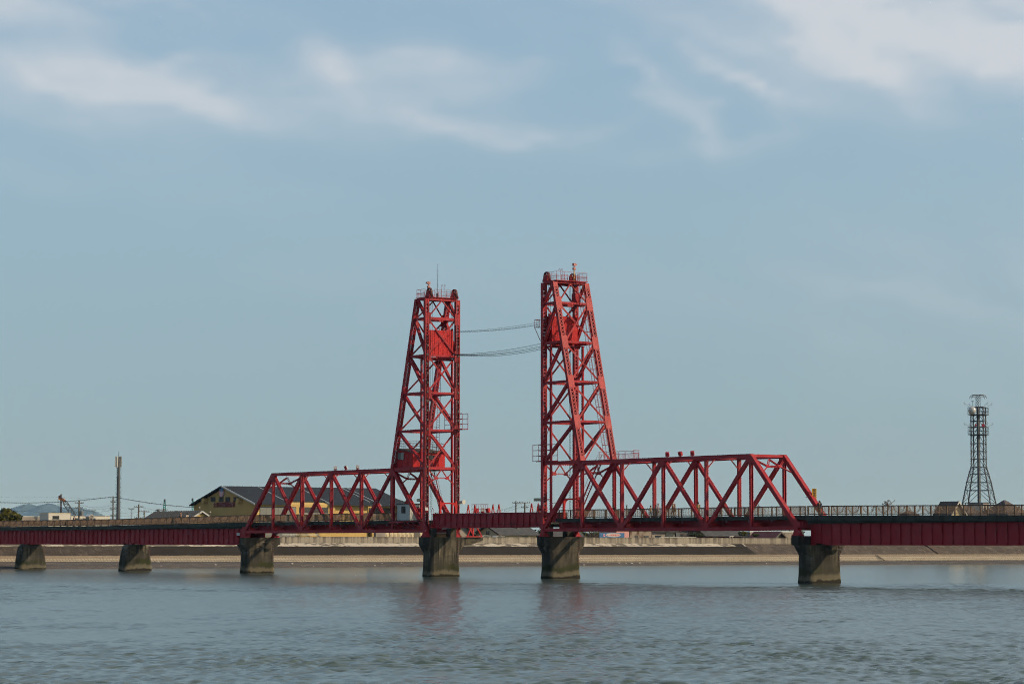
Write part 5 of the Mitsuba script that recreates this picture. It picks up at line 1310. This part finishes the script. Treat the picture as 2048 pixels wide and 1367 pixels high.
for i, (a, b) in enumerate(((1022, 1001.5), (1023.5, 1004), (1022.5, 1010))): wire(TML[i] + ' overhead wire seen above the lift span', (948, a, 640), (1049.5, b, 640), .9, .022)
for i, (a, b) in enumerate(((1008, 1016), (1012, 1022), (1017, 1024))): wire(TML[i] + ' overhead wire behind the right lift tower', (1049.5, a, 640), (1253.5, b, 660), 1.2, .02)

k = thing('crawler_crane', 'dark lattice boom crane with orange tip holding an upright brown pile', 'crane')
CD = 700.; A, B = at(153, 1040, CD), at(125.5, 997, CD); d = unit(B - A); u = unit(np.cross(d, _F0)); m = MB()
n = 14; hwid = lambda t: .55 * min(1, 4 * t + .35, 3.2 * (1 - t) + .3)
for i in range(n):
    t0, t1 = i / n, (i + 1) / n; p, q = A + (B - A) * t0, A + (B - A) * t1
    for e in (-1, 1):
        for g in (-1, 1): m.tube(p + u * hwid(t0) * e + _F0 * .5 * g, q + u * hwid(t1) * e + _F0 * .5 * g, .07, n=5)
    for g in (-1, 1): k_ = 1 if i % 2 else -1; m.tube(p + u * hwid(t0) * k_ + _F0 * .5 * g, q - u * hwid(t1) * k_ + _F0 * .5 * g, .05, n=4)
put('boom', m, 'tower_steel', k)
put('boom_tip', MB().bar(A + (B - A) * .86, B, .7, .6, _F0).bar(B - d * .3, B + V(0, 0, .2) - _R0 * 1.1, .5, .5), 'orange', k)
put('head', MB().bar(at(117.5, 991, CD), at(124, 997, CD), .5, .6, _F0), 'rusty', k)
p = at(122, 1040, CD); q = at(122, 988.5, CD); put('pile', MB().tube(p, q, .19 * 1.0, n=10).tube(p, q + _Z * .1, .17), 'rusty', k)
put('pile_jacket', MB().bar(p, q, .36, .36, _F0), 'rusty', k)
put('hoist_rope', MB().tube(at(118, 995, CD), at(118, 1026, CD), .03).tube(at(116, 994, CD), at(116, 1010, CD), .025), 'wire', k)
put('stay_rope', MB().tube(B, at(166, 1040, CD), .03).tube(at(131, 1003, CD), at(160, 1040, CD), .03), 'wire', k)
put('cab', MB().box(A[0] - 2, A[0] + 2, A[1] - 1.5, A[1] + 1.5, 4.2, 7), 'orange', k); put('track', MB().box(A[0] - 2.6, A[0] + 2.6, A[1] - 2, A[1] + 2, 3.1, 4.2), 'black', k)
for i, (pa, pb) in enumerate((((328, 1040), (329.5, 999.5)), ((389, 1040), (385, 997.5)))):
    k = thing('crane_boom', f'distant teal crane boom {("between the poles", "at the eave of the bath house")[i]}', 'crane', 'distant teal cranes')
    A, B = at(*pa, 760), at(*pb, 760); m = MB()
    u = unit(np.cross(unit(B - A), _F0))
    for j in range(10):
        t0, t1 = j / 10, (j + 1) / 10; w0, w1 = .62 * (1 - t0 * .75), .62 * (1 - t1 * .75); p, q = A + (B - A) * t0, A + (B - A) * t1
        for e in (-1, 1): m.tube(p + u * w0 * e, q + u * w1 * e, .1, n=5); m.tube(p + u * w0 * e, q - u * w1 * e, .07, n=4)
    put('lattice', m, 'teal', k); put('tip', MB().bar(B - _Z * .6, B + _Z * .3, .4, .4, _F0), 'tower_steel', k)
# pale buildings at the left
def cor2(px, D): q = at(px, 1035, D); return q[0], q[1]
x, y = cor2(97, 600)
house('white_office', 'white flat roofed building with a teal framed window front below the crane', x - 4.4, x, y, hit(141, 1030, 0, x)[1], 3.2, at(97, 1026.2, 600)[2], at(97, 1025, 600)[2], 'white', 'cream', 'flat', [('x', hit(105, 1030, 0, x)[1], hit(118, 1030, 0, x)[1], 9.6, 10.4)], .2, cat='building')
x, y = cor2(142, 610)
house('long_hall', 'long low white hall between the white building and the antenna mast', x - 6, x, y, hit(220, 1033, 0, x)[1], 3.2, at(150, 1031.5, 610)[2], at(150, 1030.3, 610)[2], 'white', 'wall_grey', 'flat', [('x', hit(a, 1030, 0, x)[1], hit(a + 11, 1030, 0, x)[1], 9.0, 10.0) for a in (150, 165, 180)], .2, cat='building')
x, y = cor2(20, 640)
house('grey_hall', 'long grey roofed hall left of the white building', x - 6, x, y, hit(80, 1033, 0, x)[1], 3.2, at(50, 1033, 640)[2], at(50, 1030.8, 640)[2], 'wall_grey', 'lens', 'flat', [('x', hit(48, 1036, 0, x)[1], hit(62, 1036, 0, x)[1], 8.5, 9.8)], .3, cat='building')
x, y = cor2(178, 590)
house('small_hut', 'small grey hut with sloping roof in front of the long white hall', x - 1.5, x, y, y + 1., 3.2, at(180, 1032, 590)[2], at(180, 1029, 590)[2], 'wall_grey', 'lens', 'x', [('x', y + .3, y + .7, 9., 9.8)], .2)

# trees and bushes


def tree(label, p, rx, rz, n, leafm, name='tree', size=.32, trunk=None, cat='tree', seed=1):
    k = thing(name, label, cat); g = np.random.default_rng(seed); p = V(*p)
    cl = []
    for i in range(16):
        a = g.normal(size=3); a /= np.linalg.norm(a); a[2] = abs(a[2]) * 1.2 - .35
        cl.append((p + a * V(rx, rx, rz) * g.uniform(.35, .85), g.uniform(.28, .5)))
    vs, fs = [], []
    for i in range(n):
        c, r = cl[g.integers(len(cl))]; a = g.normal(size=3); a /= np.linalg.norm(a)
        q = c + a * V(rx, rx, rz) * r * g.uniform(.6, 1.08)
        u = g.normal(size=3); u /= np.linalg.norm(u); v = np.cross(u, a + g.normal(size=3) * .5); v /= np.linalg.norm(v) + 1e-9; s_ = size * g.uniform(.6, 1.2)
        j = len(vs); vs += [q - u * s_, q + v * s_ * .5, q + u * s_, q - v * s_ * .5]; fs.append([j, j + 1, j + 2, j + 3])
    put('crown', MB().add(vs, fs), leafm, k)
    zb = 3. if trunk is None else trunk; m = MB().tube((p[0], p[1], zb), p, .08 * rx + .05, .05 * rx)
    for c, r in cl[:7]: m.tube(p - _Z * rz * .5, c, .035 * rx, .01 * rx, 5)
    put('trunk', m, 'bark', k)


p = at(16, 1036, 520); tree('dense olive green tree at the left edge beyond the deck', p, 2.2, 1.6, 8000, 'leaf_olive', seed=1)
p = at(-14, 1040, 525); tree('darker green tree cut by the left edge of the frame', p, 2.6, 1.7, 6000, 'leaf_green', seed=2)
p = hit(1486, 1067, 0, -176); tree('round olive bush behind the parapet wall under the right truss', p, 1.1, .85, 3000, 'leaf_olive', 'bush', .16, 4.4, 'bush', 3)
p = hit(1393, 1069, 0, -176); tree('low dark green bush left of the reddish house', p, 1.6, .6, 3000, 'leaf_green', 'bush', .16, 4.4, 'bush', 4)
p = hit(1512, 1070, 0, -177); tree('small green bush right of the round olive bush', p, .9, .45, 1500, 'leaf_green', 'bush', .14, 4.4, 'bush', 5)
for px in (1180, 1196, 1372):
    k = thing('bare_tree', {1180: 'bare brown branches behind the parapet left of the blue board', 1196: 'bare tree with twigs beside the left end of the blue board', 1372: 'leafless tree in front of the dark blue grey house'}[px], 'tree')
    g = np.random.default_rng(px); p = hit(px, 1072, 0, -179); m = MB(); tw = MB()
    put('trunk', MB().tube(p - _Z * 2.5, p, .14, .09), 'bark', k)
    for i in range(26):
        a = p - _Z * g.uniform(.2, 1.6); b = a + V(g.normal() * .9, g.normal() * 1.3, g.uniform(.6, 2.2)); tw.tube(a, b, .035, .015, 4)
        for j in range(4): c = a + (b - a) * g.uniform(.4, 1); tw.tube(c, c + V(g.normal() * .3, g.normal() * .5, g.uniform(.2, .7)), .016, .008, 3)
    put('branches', tw, 'bark', k)
p = at(1775, 1005.5, 640); k = thing('bare_tree', 'dark top of a bare pruned tree above the right approach fence', 'tree'); g = np.random.default_rng(9)
put('trunk', MB().tube((p[0], p[1], 3), p - _Z * .5, .25, .12), 'bark', k); m = MB()
for i in range(14): b = p + V(g.normal() * .6, g.normal() * .9, g.uniform(-.5, .6)); m.tube(p - _Z * .6, b, .07, .05, 5); m.tube(b, b + V(0, g.normal() * .3, .1), .12, .12, 5)
put('branches', m, 'bark', k)
# litter on the mud
g = np.random.default_rng(12)
for i in range(26):
    y = g.uniform(20, 180); x = g.uniform(-152.5, np.interp(y, [50, 75, 125, 200], [-137, -141, -150, -147])); u = (-118 - x) / 37; z = mud(min(max(u, 0), 1), y)[2]
    k = thing('litter', 'small pale piece of flotsam lying on the brown mud strip', 'litter', 'flotsam on the mud strip')
    r = g.uniform(.06, .16); m = trimesh.creation.icosphere(1, r); m.vertices *= V(1.6, 1.9, .8) * g.uniform(.7, 1.2, 3); m.vertices += g.normal(size=m.vertices.shape) * r * .15; m.apply_translation((x, y, z + r * .3)); put('piece', m, 'litter' if i % 3 else 'wall_grey', k)

g = np.random.default_rng(77); vs, fs = [], []
for i in range(9000):
    y = g.uniform(118, 236); h = 6.6 + 1.3 * meshkit.fbm(np.array([y * .12, 3., 0.]), 3, 6); q = V(-206 + g.normal() * 1.2, y, 3.2 + (h - 3.2) * g.uniform(0, 1) ** .6)
    u = unit(g.normal(size=3)); v = unit(np.cross(u, g.normal(size=3))); r = g.uniform(.25, .5); j = len(vs)
    vs += [q - u * r, q + v * r * .6, q + u * r, q - v * r * .6]; fs.append([j, j + 1, j + 2, j + 3])
put('hedge', MB().add(vs, fs), 'leaf_green', label='dark unbroken shrubbery behind the houses on the far bank', cat='hedge', kind='stuff')
